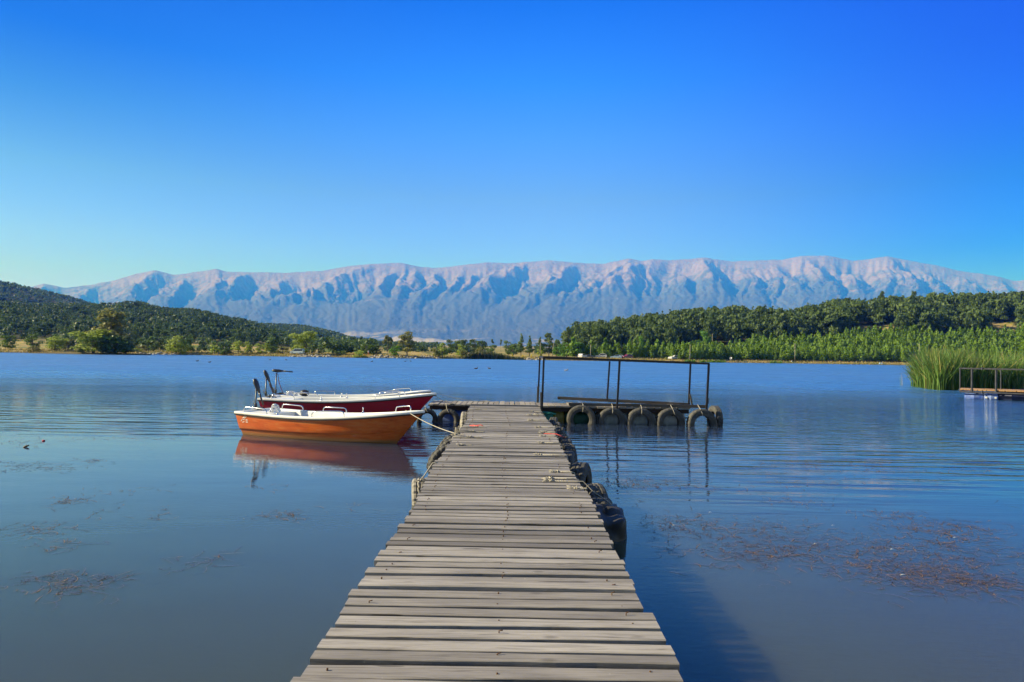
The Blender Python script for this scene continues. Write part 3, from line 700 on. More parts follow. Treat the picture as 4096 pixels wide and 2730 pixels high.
M_WHITEP = barrel_mat('white_plastic', (.55, .56, .54), (.34, .36, .33)); M_GREENP = barrel_mat('green_plastic', (.03, .13, .08), (.02, .07, .05)); M_BLUEP = barrel_mat('blue_plastic', (.03, .10, .42), (.30, .38, .62))

def plank(m, cx0, cx1, y0, y1, z, th, axis='x', rng=random, wob=.006):
    """a board with slightly uneven edges; its length runs from cx0 to cx1"""
    n = 9; vv = []; ph = rng.random() * 6; cup = rng.uniform(-.002, .003); tl = rng.uniform(-.007, .007); sk = rng.uniform(-.009, .009) if axis == 'x' else 0
    m.cur = rng.random()
    bev = .004
    for i in range(n + 1):
        t = i / n; x = cx0 + (cx1 - cx0) * t
        e0 = y0 + sk * (t - .5) * 2 + wob * math.sin(ph + t * 5) + rng.uniform(-.35, .35) * wob; e1 = y1 + sk * (t - .5) * 2 + wob * math.sin(ph * 1.7 + t * 4) + rng.uniform(-.35, .35) * wob
        zz = z + tl * (t - .5) + cup * math.sin(t * 3.14)
        x2 = x + (rng.uniform(-.004, .004) if i in (0, n) else 0)
        for (yy, dz) in ((e0, -bev), (e0 + bev, 0), (e1 - bev, 0), (e1, -bev), (e1, -th), (e0, -th)):
            p = (x2, yy, zz + dz); vv.append(p if axis == 'x' else (p[1], p[0], p[2]))
    f = [(i * 6 + k, i * 6 + (k + 1) % 6, (i + 1) * 6 + (k + 1) % 6, (i + 1) * 6 + k) for i in range(n) for k in range(6)]
    f += [(5, 4, 3, 2, 1, 0), tuple(n * 6 + k for k in range(6))]
    if axis == 'x': f = [q[::-1] for q in f]
    m.add(vv, f); m.cur = .5

# ------------------------------------------------------------------ the long walkway
DZ = 0.5
LE = np.array([(1030, 2950), (1146, 2764), (1205, 2680), (1241, 2628), (1281, 2570), (1342, 2480), (1411, 2362), (1490, 2264), (1548, 2181), (1609, 2087), (1640, 2050), (1713, 1898), (1747, 1842), (1791, 1787), (1822, 1735), (1850, 1705), (1868, 1682), (1873, 1640), (1881, 1624)], float)
RE = np.array([(2850, 2950), (2772, 2765), (2722, 2680), (2686, 2611), (2635, 2506), (2610, 2470), (2556, 2391), (2520, 2322), (2466, 2206), (2426, 2120), (2408, 2087), (2380, 2021), (2341, 1956), (2315, 1931), (2284, 1880), (2272, 1845), (2249, 1797), (2236, 1767), (2221, 1738), (2219, 1711), (2192, 1683), (2173, 1661), (2155, 1626)], float)
lp = V(LE[:, 0], LE[:, 1], DZ); rp = V(RE[:, 0], RE[:, 1], DZ)
lo = np.argsort(lp[:, 1]); ro = np.argsort(rp[:, 1])
def xl(y): return float(np.interp(y, lp[lo, 1], lp[lo, 0]))
def xr(y): return float(np.interp(y, rp[ro, 1], rp[ro, 0]))
END = 19.75
pier = thing('walkway', 'long grey plank walkway floating from the camera out to the cross pier', 'pier', (0, 0, 0))
rp_ = random.Random(21); dk = MB(); nl = dk; y = -3.0; step = 0
while y < END - .1:
    wdt = rp_.choice([.090, .096, .102, .108, .116, .126])
    gap = rp_.choice([.020, .027, .033, .040, .048])
    a, b = xl(y + .07), xr(y + .07); ja, jb = rp_.uniform(-.02, .02), rp_.uniform(-.022, .022)
    sk = rp_.uniform(-.008, .008)
    plank(dk, a + ja, b + jb, y, y + wdt, DZ + rp_.uniform(-.009, .009), .045, 'x', rp_)
    dk.curm = 1
    for xx in (a + .13, (a + b) / 2 + .02, b - .15):
        if rp_.random() < .7:
            px_, py_ = xx + rp_.uniform(-.015, .015), y + wdt * .5 + rp_.uniform(-.03, .03)
            if rp_.random() < .25:
                nl.tube([(px_, py_, DZ - .02), (px_, py_, DZ + .012), (px_ + .02, py_ + rp_.uniform(-.01, .01), DZ + .017)], .0035, 5)
            else: nl.lathe([(.005, DZ - .01), (.005, DZ + .005), (.001, DZ + .006)], 7, Matrix.Translation((px_, py_, 0)))
    dk.curm = 0; y += wdt + gap
dk.build('deck_planks', M_DECK, pier, M_NAIL)
ys_ = np.linspace(-3, END - .05, 24)
for off in (.12, .50, .88, 1.26, 1.64):  # hidden joists, added and deepened to block sun stripes through the plank gaps
    m = MB()
    for i in range(len(ys_) - 1):
        a = xl(ys_[i]) + off * .95 * (xr(ys_[i]) - xl(ys_[i])) / 1.75; b = xl(ys_[i + 1]) + off * .95 * (xr(ys_[i + 1]) - xl(ys_[i + 1])) / 1.75
        m.bar((a, ys_[i], DZ - .14), (b, ys_[i + 1] + .01, DZ - .14), .06, .18)
    m.build('joist', M_BEAM, pier)
def barrel(mat, c, L, r, axis, parent, name='float_barrel'):
    m = MB(); pr = [(.0, -L / 2), (r * .86, -L / 2), (r * .97, -L / 2 + .03), (r, -L / 2 + .06)]
    for q in (-.17, .17): pr += [(r, q * L - .03), (r * 1.035, q * L - .012), (r * 1.035, q * L + .012), (r, q * L + .03)]
    pr += [(r, L / 2 - .06), (r * .97, L / 2 - .03), (r * .86, L / 2), (0, L / 2)]
    Mx = Matrix.Rotation(R(90), 4, 'Y' if axis == 'x' else 'X'); Mx.translation = Vector(c)
    m.lathe(pr, 28, Mx, True, False)
    Mc = Matrix.Rotation(R(90), 4, 'Y' if axis == 'x' else 'X')
    for s_ in (-.45, .45):
        e = Vector(c) + (Vector((-L / 2 - .01, s_ * r, .1)) if axis == 'x' else Vector((s_ * r, -L / 2 - .01, .05))); Mc.translation = e; m.lathe([(0, -.02), (.04, -.02), (.04, .02), (0, .02)], 10, Mc, False, False)
    return m.build(name, mat, parent)
for yb in (1.5, 4.2, 6.6, 10.0, 12.0, 14.6, 17.2): barrel(M_BLUEP, ((xl(yb) + xr(yb)) / 2, yb, .10), .9, .26, 'x', pier)

# ------------------------------------------------------------------ the cross pier
FY, BY = 19.98, 21.45
plat = thing('cross_pier', 'floating cross pier of short planks with black steel frame at the walkway end', 'pier', (0, 0, 0))
dk = MB(); x = -2.42; rp_ = random.Random(4)
while x < 5.25:
    wdt = rp_.uniform(.13, .155) if x < .9 else rp_.uniform(.17, .215)
    f_ = FY + rp_.uniform(-.05, .05) + (.16 if x > .9 else 0) * 0; k = BY + rp_.uniform(-.05, .07)
    plank(dk, f_, k, x, x + wdt, DZ + rp_.uniform(-.008, .014), .045, 'y', rp_, .005); x += wdt + rp_.uniform(.008, .022)
dk.build('deck_planks', M_DECK2, plat)
m = MB(); m.box((1.42, FY + .10, DZ - .105), (7.6, .07, .12)); m.build('front_beam', M_RUST, plat)
m = MB(); m.box((1.42, BY - .12, DZ - .105), (7.6, .07, .12)); m.build('rear_beam', M_RUST, plat)
m = MB(); m.box((-.18, 19.83, DZ + .005), (1.95, .11, .05)); m.build('end_board', M_DECK, plat)
g3 = crop(2050, 1400, 2.768)
def A3(x, y, Y): return P(*g3(x, y), Y)
m = MB(); a, b = A3(622, 622, FY + .05), A3(2142, 642, FY + .05); a.z = DZ + .055; b.z = DZ + .055; m.bar(a, b, .09, .085); m.build('edge_beam', M_BEAM, plat)
m = MB(); a, b = A3(500, 533, BY - .05), A3(1962, 606, BY - .05); m.bar(a, b, .08, .09); m.build('edge_beam', M_BEAM, plat)
# thin rail along the right half between posts under the deck
m = MB(); m.box((3.3, FY + .16, .20), (3.9, .03, .03)); [m.box((xq, FY + .17, .22), (.03, .03, .36)) for xq in (1.9, 2.55, 3.3, 4.0, 4.75)]; m.build('float_cage', M_RUST, plat)
fr = bpy.data.objects.new('steel_frame', None); COL.objects.link(fr); fr.parent = plat
def post(pts, wd, nm='post', mat=M_BLACKSTEEL):
    m = MB()
    for a, b in zip(pts[:-1], pts[1:]): m.bar(a, b, wd, wd)
    return m.build(nm, mat, fr)
fp = [(347, 88, 325, 705), (1186, 125, 1157, 650), (2174, 152, 2148, 665)]; bp = [(303, 77, 278, 655), (1076, 125, 1047, 556), (1971, 140, 1951, 617)]
for (x1, y1, x0, y0) in fp: post([A3(x0, y0, FY - .03), A3(x1, y1 + 3, FY - .03)], .055)
for (x1, y1, x0, y0) in bp: post([A3(x0, y0, BY - .08), A3(x1, y1 + 3, BY - .08)], .05)
post([A3(341, 89, FY - .03), A3(2180, 154, FY - .03)], .055, 'top_rail'); post([A3(297, 77, BY - .08), A3(1976, 142, BY - .08)], .05, 'top_rail')
post([A3(303, 78, BY - .11), A3(347, 89, FY + .0)], .05, 'cross_rail')
for (x1, y1, x0, y0, Yq) in ((281, 405, 274, 640, BY - .13), (316, 470, 315, 690, FY - .07), (1966, 493, 1990, 618, BY - .12), (2165, 535, 2160, 600, FY + .03)): post([A3(x0, y0, Yq), A3(x1, y1, Yq)], .045, 'stub_post', M_BEAM)
for i, (cx, L, mt) in enumerate(((.95, .6, M_TEAL), (1.42, .32, M_YELL), (2.05, .9, M_GREENP), (2.98, .9, M_WHITEP), (3.86, .82, M_WHITEP), (4.72, .84, M_WHITEP), (-.6, .9, M_BLUEP), (-1.6, .9, M_BLUEP))):
    barrel(mt, (cx, FY + .40, .10), L, .29, 'x', plat)

# ------------------------------------------------------------------ tyres
def tyre_mesh(Ro, Wd, seed, lug=.010):
    """tyre about the local X axis"""
    seg = 96; rng = random.Random(seed); Ri = Ro * .55; w2 = Wd / 2
    prof = [(Ri, -w2 * .62), (Ri + .02, -w2 * .80), (Ri + (Ro - Ri) * .45, -w2), (Ro - .045, -w2 * .97), (Ro - .014, -w2 * .84), (Ro, -w2 * .66), (Ro + .002, -w2 * .36), (Ro + .002, -w2 * .30), (Ro + .003, -.006), (Ro + .003, .006), (Ro + .002, w2 * .30), (Ro + .002, w2 * .36), (Ro, w2 * .66), (Ro - .014, w2 * .84),
            (Ro - .045, w2 * .97), (Ri + (Ro - Ri) * .45, w2), (Ri + .02, w2 * .80), (Ri, w2 * .62), (Ri + .03, w2 * .58), (Ro - .05, w2 * .85), (Ro - .03, 0), (Ro - .05, -w2 * .85), (Ri + .03, -w2 * .58)]
    n = len(prof); vv = []
    for k in range(seg):
        t = 2 * math.pi * k / seg
        for i, (r, x) in enumerate(prof):
            rr = r
            if 4 <= i <= 13:
                if i in (6, 7, 10, 11) and i in (7, 10): rr -= lug
                if (k + (2 if i > 8 else 0)) % 4 == 3: rr -= lug
            vv.append((x, rr * math.cos(t), rr * math.sin(t)))
    ff = [(k * n + i, k * n + (i + 1) % n, ((k + 1) % seg) * n + (i + 1) % n, ((k + 1) % seg) * n + i) for k in range(seg) for i in range(n)]
    m = MB(); m.add(vv, ff, False); return m
TM = {}
def tyre(c, Ro, Wd, rot, label, group, mat=M_TYRE, lug=.010, rope=None, knot=None, name='tyre', squash=None):
    key = (round(Ro, 3), round(Wd, 3), lug)
    t = thing(name, label, 'tyre', c, 0, group); t.rotation_euler = rot
    if key not in TM:
        o = tyre_mesh(Ro, Wd, 1, lug).build('rubber_ring', mat); TM[key] = o.data; bpy.data.objects.remove(o)
    o = bpy.data.objects.new('rubber_ring', TM[key]); COL.objects.link(o); o.parent = t
    if mat is not M_TYRE: o.data = o.data.copy(); o.data.materials[0] = mat
    if squash: t.scale = squash
    if rope:
        m = MB()
        for pts in rope: m.tube(pts, .009, 6)
        if knot:
            for kx in knot: rope_knot(m, kx)
        ro_ = m.build('tie_rope', M_ROPE); bpy.context.view_layer.update()
        ro_.parent = t; ro_.matrix_parent_inverse = t.matrix_basis.inverted() if not squash else (Matrix.LocRotScale(t.location, t.rotation_euler, t.scale)).inverted()
    return t
_kr = random.Random(8)
def rope_knot(m, p, ln=.20, dirx=-1):
    """twisted rope lying on a plank, its knot and the frayed end"""
    p = Vector(p); n = 12
    for ph in (0, 3.14):
        m.tube([p + Vector((dirx * -ln * (1 - i / n), .010 * math.sin(i * 1.9 + ph), .010 + .007 * math.cos(i * 1.9 + ph))) for i in range(n + 1)], .0065, 5)
    for k in range(4):
        a = [Vector((_kr.uniform(-.027, .027), _kr.uniform(-.022, .022), _kr.uniform(.006, .034))) for _ in range(5)]
        m.tube([p + q for q in a], .0065, 5)
    for k in range(9):
        d = Vector((dirx * _kr.uniform(.04, .11), _kr.uniform(-.04, .04), _kr.uniform(0, .035)))
        m.tube([p, p + d * .6 + Vector((0, 0, .012)), p + d], .003, 4)
def hang(px, pz, pyf, edge): pass

# five large tyres along the front of the right half
ords = ['first', 'second', 'third', 'fourth', 'fifth']
for i, (xa, xb, ytop, rope_x) in enumerate(((598, 922, 612, 770), (942, 1250, 640, 1095), (1262, 1575, 645, 1412), (1588, 1905, 648, 1745), (1925, 2262, 655, 2050))):
    a = A3(xa, ytop + 200, FY - .13); b = A3(xb, ytop + 200, FY - .13); tp = A3((xa + xb) / 2, ytop, FY - .13)
    Ro = (b.x - a.x) / 2 - .005; cz = tp.z - Ro; cx = (a.x + b.x) / 2
    rx = A3(rope_x, ytop, FY).x
    rope = [[(rx, FY + .10, DZ + .075), (rx + .01, FY + .03, DZ + .108), (rx + .012, FY - .02, DZ + .075), (rx + .01, FY - .20, tp.z + .02), (rx + .005 + (.05 if i > 2 else 0), FY - .265, tp.z - .10), (rx + (.09 if i > 2 else .0), FY - .23, tp.z - Ro * .40 - .02), (rx + (.07 if i > 2 else .0), FY - .10, tp.z - Ro * .36)]]
    tyre((cx, FY - .13, cz), Ro, .23, (R(2 * (i % 3 - 1)), 0, R(90 + (-6, 4, 2, 5, 7)[i])), '%s big tyre from the walkway along the front of the right-hand pier' % ords[i], 'big tyres on the front of the cross pier', rope=rope, lug=.006)
tyre((A3(2268, 760, FY + .35).x - .06, FY + .40, .16), .40, .20, (0, 0, R(8)), 'dark tyre on the far right end of the cross pier', 'big tyres on the front of the cross pier', lug=.006)
g22 = crop(1550, 1580, 2.941)
for i, (xa, xb, yt) in enumerate(((592, 842, 118), (352, 580, 112))):
    a = P(*g22(xa, yt + 90), FY - .15); b = P(*g22(xb, yt + 90), FY - .15); tp = P(*g22((xa + xb) / 2, yt + 4, ), FY - .15); Ro = (b.x - a.x) / 2; cx = (a.x + b.x) / 2
    rope = [[(cx - .1, FY + .05, DZ + .03), (cx - .08, FY - .08, DZ + .012), (cx - .04, FY - .25, tp.z - .10), (cx + .02, FY - .27, tp.z - .20), (cx + .0, FY - .15, tp.z - .26)]]
    tyre((cx, FY - .15, tp.z - Ro - .13), Ro * 1.06, .22, (0, 0, R(90 + (-5, 8)[i])), ('tyre on the cross pier right of the burgundy bow, left of the walkway', 'tyre on the cross pier half hidden by the burgundy bow')[i], 'tyres on the left of the cross pier', rope=rope, lug=.016)
# tyres along the right side of the walkway : pixel of the top, height of the top
RT = [((2226, 1673), .36, .36, 'small dark tyre at the far end of the walkway, right side, by the teal barrel'), ((2238, 1692), .33, .34, 'tyre second from the cross pier on the right side of the walkway'), ((2249, 1713), .35, .36, 'tyre third from the cross pier on the right side of the walkway'),
      ((2261, 1744), .35, .34, 'tyre beside the red cord on the right side of the walkway'), ((2276, 1763), .36, .36, 'tyre just nearer than the red cord on the right side of the walkway'), ((2286, 1782), .36, .36, 'tyre with broad tread blocks in mid run of the right side'), ((2284, 1811), .36, .34, 'smooth dark tyre right behind the largest leaning tyre'),
      ((2330, 1860), .38, .44, 'largest tyre leaning out from the right side of the walkway'), ((2388, 1947), .34, .40, 'square-shouldered tyre between the largest leaning tyre and the black sack'), ((2412, 2004), .26, .38, 'folded dark tyre next to the black sack')]
for i, ((px, py), zt, Ro, lab) in enumerate(RT):
    p = V(px, py, zt); Y = float(p[1]); xe = xr(Y); out_ = min(.33, max(.17, float(p[0]) - xe - .02))
    lean = R(-(16 if i in (7, 8) else 9)); cz = zt - Ro * .97
    cx = xe + out_ - (.02 if i < 7 else .0)
    kx = xe - _kr.uniform(.18, .42)
    rope = [[(kx, Y + .02, DZ + .014), (xe - .05, Y + .03, DZ + .016), (xe + .015, Y + .03, DZ + .004), (xe + .07, Y + .02, zt - .06)]]
    tyre((cx, Y + Ro * .3, cz), Ro, .22 if i < 7 else .25, (R(17 * i), 0, R((-6, 4, -8, 5, -4, 6, -10, -16, 9, -20)[i])), lab, 'tyres on the right side of the walkway', rope=rope, knot=[(kx, Y + .02, DZ)], lug=(.012 if i != 6 else .004))
    t = bpy.context.scene.objects[-1] if False else None
# left side
p = V(1643, 2011, 0); 
tyre((float(p[0]) + .10, float(p[1]) + .22, -.14), .42, .20, (R(20), R(-4), R(7)), 'whitened knobbly tyre hanging alone on the near left side of the walkway', 'tyres on the left side of the walkway', M_TYREPALE, .018,
     rope=[[(xl(9.3) + .04, 9.28, DZ + .014), (xl(9.3) - .03, 9.28, DZ + .005), (float(p[0]) + .16, 9.2, .34), (float(p[0]) + .12, 9.18, .30)]], knot=[(float(p[0]) + .13, 9.17, .27)])
for i, (px, py) in enumerate(((1700, 1866), (1722, 1836), (1738, 1812))):
    p = V(px, py, 0); Y = float(p[1]); x0 = float(p[0])
    tyre((x0 + .46, Y + .10, -.06), .45, .20, (R(13 * i), 0, R(90 + 24 + 4 * i)), ('nearest of three stacked tyres bulging from the left of the walkway', 'middle of three stacked tyres bulging from the left of the walkway', 'farthest of three stacked tyres, below the mooring rope')[i], 'tyres on the left side of the walkway', lug=.012,
         rope=[[(xl(Y) + .30, Y + .12, DZ + .012), (xl(Y) + .0, Y + .12, DZ + .012), (xl(Y) - .04, Y + .12, DZ - .06)]], knot=[(xl(Y) + .32, Y + .12, DZ)])
for i, (px, py, mt) in enumerate(((1836, 1712, M_TYREPALE), (1842, 1668, M_TYRE))):
    p = V(px, py, .05); Y = float(p[1]); x0 = float(p[0])
    tyre((x0 + .10, Y + .35, .02), .42, .21, (R(31 * i), R(5), R(6)), ('tyre caked in white by the corner of walkway and cross pier', 'grey tyre in the corner of walkway and cross pier')[i], 'tyres on the left side of the walkway', mt, .012,
         rope=[[(xl(Y) + .28, Y + .3, DZ + .012), (xl(Y), Y + .3, DZ + .012), (xl(Y) - .06, Y + .3, DZ - .1)]], knot=[(xl(Y) + .3, Y + .3, DZ)])
# crumpled black sack
def sack():
    n = NT('black_rubber_sheet'); f = n.noise(n.coord('Object'), 5, 4); n.base(n.mix(f, (.022, .021, .022), (.060, .055, .050))); n.set(.55, spec=.4); n.bump(f, .5, .03)
    a = V(2448, 2163, 0.0); b = V(2530, 2172, 0.0); top = D(2480, 2046, float(b[1]) + .35)
    cx, cy = float(b[0]) - .25, float(b[1]) + .42; m = MB(); nu_, nv_ = 40, 26; vv = []; rng = np.random.RandomState(2)
    for j in range(nv_ + 1):
        t = j / nv_; z = -.22 + .50 * t; w = (1 - .16 * t) * (1 if t < .86 else math.cos((t - .86) / .14 * 1.45))
        for i in range(nu_):
            q = 2 * math.pi * i / nu_; ex = .24 * np.sign(math.cos(q)) * abs(math.cos(q)) ** .6; ey = .42 * np.sign(math.sin(q)) * abs(math.sin(q)) ** .6
            vv.append((ex * w, ey * w, z + (.05 * math.sin(q * 2 + 1) * t)))
    vv = np.array(vv); nz = vnoise3(vv * 7 + 3) - .5; fold = np.sin(vv[:, 0] * 26 + vv[:, 1] * 12 + vv[:, 2] * 20) * .012
    vv[:, :2] *= (1 + nz * .30 + fold)[:, None]; vv[:, 2] += nz * .07 * (vv[:, 2] > .02)
    ff = [(j * nu_ + i, j * nu_ + (i + 1) % nu_, (j + 1) * nu_ + (i + 1) % nu_, (j + 1) * nu_ + i) for j in range(nv_) for i in range(nu_)] + [tuple(nv_ * nu_ + i for i in range(nu_))]
    m.add(vv, ff, True)
    t = thing('rubber_sack', 'crumpled black rubber sack floating tight against the right side of the walkway', 'sack', (cx, cy, 0))
    m.build('sack_skin', n.m, t)
    m = MB(); e = xr(cy); m.tube([(e - .34, cy + .30, DZ + .012), (e + .02, cy + .30, DZ + .014), (e + .14, cy + .26, .40), (cx + .08, cy + .20, .30), (cx + .16, cy + .10, .22)], .006, 6); rope_knot(m, (e - .36, cy + .30, DZ)); rope_knot(m, (e - .10, cy - .12, DZ), .12)
    o = m.build('tie_rope', M_ROPE); o.parent = t; o.matrix_parent_inverse = Matrix.Translation(t.location).inverted()
sack()
# loose knots on deck
for (px, py, rd, lab) in ((1822, 1743, 0, 'small white rope knot on the left deck edge beside the mooring rope'), (1850, 1785, 0, 'frayed white rope end lying on the left of the deck'), (2172, 1735, 0, 'little white rope scrap on the far right of the deck'), (2150, 1660, 0, 'tiny rope tie at the far right corner of the deck')):
    p = V(px, py, DZ); m = MB(); rope_knot(m, (float(p[0]), float(p[1]), DZ + .002), .16); tag(m.build('rope_knot', M_ROPE), lab, 'rope', 'loose rope ends on the deck')
p0 = V(2175, 1738, DZ); m = MB(); m.tube([(float(p0[0]), float(p0[1]), DZ + .012), (float(p0[0]) + .25, float(p0[1]) - .02, DZ + .013), (xr(p0[1]) + .02, float(p0[1]) - .03, DZ + .01), (xr(p0[1]) + .20, float(p0[1]) - .02, DZ - .06)], .006, 6); tag(m.build('red_rope', M_REDROPE), 'red cord tied across the right edge of the deck', 'rope')
p0 = V(1893, 1706, DZ); m = MB()
for k in range(5):
    q = (_kr.uniform(-.09, .09), _kr.uniform(-.12, .12)); m.tube([(float(p0[0]) + q[0], float(p0[1]) + q[1], DZ + .012), (float(p0[0]) + q[0] + .08, float(p0[1]) + q[1] - .04, DZ + .03), (float(p0[0]) + q[0] + .13, float(p0[1]) + q[1] - .1, DZ + .012)], .008, 5)
tag(m.build('red_rag', simple('red_cloth', (.62, .10, .09), (.5, .07, .07), 20, .9)), 'faded red strip of cloth lying on the far left of the deck', 'rag')
p0 = V(2170, 1637, DZ); m = MB(); m.tube([P(*g3(335, 690), FY - .10), P(*g3(400, 705), FY - .16), P(*g3(480, 712), FY - .12)], [.03, .05, .02], 8); tag(m.build('teal_strap', M_TEAL), 'teal strap hanging by the foot of the steel frame', 'strap')

# ------------------------------------------------------------------ boats
def hull_mat(name, a, b, worn, pale):
    n = NT(name); v = n.coord('Object', (1, 1, 1))
    st = n.noise(n.coord('Object', (.9, 3, 7.5), (0, R(-30), 0)), 2.6, 6, .7, .6)      # sanding streaks slanting over the paint
    bl = n.noise(v, 1.6, 4)
    c = n.mix(n.mr(bl, .35, .7), a, b); c = n.mix(n.mr(st, .50, .66, 0, .75), c, worn); c = n.mix(n.mr(st, .46, .34, 0, .45), c, tuple(x_ * .45 for x_ in b))
    sep = n.new('ShaderNodeSeparateXYZ'); n.link(v, sep.inputs[0])
    scum = n.math('ADD', sep.outputs[2], n.math('MULTIPLY', n.math('SUBTRACT', st, .5), .06)); c = n.mix(n.mr(scum, .11, .04, 0, .75), c, pale)
    n.base(c); n.set(rough=.32, spec=.5, coat=.5, coat_r=.08); n.bump(st, .12, .004); return n.m
M_ORANGE = hull_mat('orange_hull_paint', (.66, .135, .010), (.52, .085, .006), (.62, .22, .06), (.42, .24, .09))
M_RED = hull_mat('burgundy_hull_paint', (.44, .007, .026), (.36, .005, .02), (.28, .03, .04), (.25, .06, .05))
M_PALE = hull_mat('grey_hull_paint', (.50, .50, .50), (.42, .42, .43), (.6, .6, .6), (.4, .38, .33))
M_GEL = simple('white_gelcoat', (.78, .78, .76), (.70, .69, .66), 5, .35, 0, .5)
M_GELIN = simple('white_inner_shell', (.74, .74, .73), (.66, .66, .65), 6, .45, 0, .5)
M_STRIP = simple('black_rubber_strip', (.012, .012, .014), None, 8, .5)
M_STEEL = simple('polished_steel', (.75, .75, .76), (.66, .66, .68), 9, .16, 1.0)
M_MOTOR = simple('black_motor_plastic', (.016, .014, .016), (.030, .026, .028), 12, .38, 0, .5, coat=.2)
M_CABLE = simple('red_cable', (.22, .02, .02), (.12, .015, .015), 10, .5)
BL = 4.75
def hb_(s): return .70 * (.88 + .22 * s - .10 * s * s) * max(0.0, 1 - s ** 4.2) ** .78 + .012
def zg_(s): return .53 - .045 * math.sin(math.pi * min(1, s * 1.1)) + .20 * s ** 2.6
def hx_(s, z): return s * BL - .66 * s ** 5 * (1 - z / zg_(s)) + .13 * (1 - z / .53) * (1 - s) ** 10
def section(s):
    b, zg = hb_(s), zg_(s); k = s * s
    return [(b, zg), (b * (.992 - .05 * k), zg * .80 + .03), (b * (.972 - .14 * k), zg * .55 + .07), (b * (.945 - .22 * k), .235 + .15 * s ** 3), (b * (.925 - .27 * k), .165 + .17 * s ** 3), (b * (.905 - .29 * k), .142 + .175 * s ** 3), (b * (.865 - .31 * k), .128 + .18 * s ** 3),
            (b * (.845 - .33 * k), .10 + .18 * s ** 3), (b * (.80 - .40 * k), .0 + .14 * s ** 4), (b * (.70 - .46 * k), -.06 + .10 * s ** 4), (b * .35 * (1 - .6 * s), -.11), (0, -.14)]
def make_hull():
    m = MB(); ns = 46; secs = []
    for i in range(ns + 1):
        s = (i / ns); s = s ** .85 if s > 0 else 0; pts = section(s); row = [(hx_(s, z), y, z) for y, z in pts] + [(hx_(s, z), -y, z) for y, z in pts[-2::-1]]; secs.append(row)
    k = len(secs[0]); vv = [p for r in secs for p in r]
    ff = [(i * k + j, i * k + j + 1, (i + 1) * k + j + 1, (i + 1) * k + j) for i in range(ns) for j in range(k - 1)]
    m.add(vv, ff, True); m.add(secs[0], [tuple(range(k))], False)
    return m
def gun_path(off, dz, n=44):
    L_ = []
    for i in range(n + 1):
        s = (i / n) ** .85; L_.append(Vector((hx_(s, zg_(s)), max(hb_(s) + off, .0), zg_(s) + dz)))
    return L_
def sweep_rim(path, prof):
    """profile (outward, up) along the port sheer, mirrored, closed across the transom"""
    full = [Vector((p.x, -p.y, p.z)) for p in path] + [p.copy() for p in path[::-1]]
    full = full[:]; n = len(full); k = len(prof); vv = []
    for i in range(n):
        a, b = full[i - 1] if i else full[-1], full[(i + 1) % n]; d = (b - a); d.z = 0; d = d.normalized() if d.length > 1e-6 else Vector((0, 1, 0)); o = Vector((d.y, -d.x, 0))
        for (u_, z_) in prof: q = full[i] + o * u_; vv.append((q.x, q.y, q.z + z_))
    ff = [(i * k + j, i * k + (j + 1) % k, ((i + 1) % n) * k + (j + 1) % k, ((i + 1) % n) * k + j) for i in range(n) for j in range(k)]
    m = MB(); m.add(vv, ff, False); return m
def make_liner():
    m = MB(); ns = 36; vv = []
    for i in range(ns + 1):
        s = .025 + .90 * i / ns; b = max(hb_(s) - .085, .02); zg = zg_(s)
        x = hx_(s, zg)
        sec = section(s)[::-1]; zz_ = [q[1] for q in sec]; yy_ = [q[0] for q in sec]; wi = lambda z_: max(.012, float(np.interp(z_, zz_, yy_)) - .055)
        zf = .05 + .16 * max(0, s - .5); r = [(b, zg + .018), (b - .015, zg - .03), (min(b - .02, wi(.30)), .30), (min(b - .03, wi(zf + .03)), zf), (0, zf)]
        r = [(hx_(s, min(z, zg)) - .03 * (s > .5), y, z) for y, z in r] + [(hx_(s, min(z, zg)) - .03 * (s > .5), -y, z) for y, z in r[-2::-1]]; vv += r
    k = 9; ff = [(i * k + j, (i + 1) * k + j, (i + 1) * k + j + 1, i * k + j + 1) for i in range(ns) for j in range(k - 1)]
    m.add(vv, ff, True); m.add(vv[:k], [tuple(range(k))]); m.add(vv[-k:], [tuple(range(k))]); return m
def deck_plate(s0, s1, zoff, n=12):
    m = MB(); vv = []
    for i in range(n + 1):
        s = s0 + (s1 - s0) * i / n; b = max(hb_(s) - .06, .01); x = hx_(s, zg_(s)); z = zg_(s) + zoff
        vv += [(x, b, z), (x, 0, z + .015), (x, -b, z)]
    ff = [(i * 3 + j, (i + 1) * 3 + j, (i + 1) * 3 + j + 1, i * 3 + j + 1) for i in range(n) for j in range(2)]
    m.add(vv, ff, True); i0 = 0
    # vertical riser at the inner end
    e = vv[:3] if s0 > .5 else vv[-3:]; m.add(e + [(p[0] - .05 * (s0 > .5), p[1] * .5, .22 if s0 > .5 else .10) for p in e], [(0, 1, 4, 3), (1, 2, 5, 4)]); return m
def grab(x0, x1, side, h=.115):
    def at(x):
        s = min(.97, x / BL); return Vector((x, side * (hb_(s) - .045), zg_(s) + .02))
    a, b = at(x0), at(x1); up = Vector((0, 0, h)); m = MB(); d = (b - a) * .12
    m.tube([a - Vector((0, 0, .01)), a + up * .55 + d * .10, a + up * .88 + d * .4, a + up + d, (a + b) / 2 + up * 1.03, b + up - d, b + up * .88 - d * .4, b + up * .55 - d * .10, b - Vector((0, 0, .01))], .013, 8)
    for p in (a, b): m.lathe([(.026, 0), (.026, .012), (.014, .016)], 10, Matrix.Translation(p - Vector((0, 0, .004))))
    return m
HULL = {}
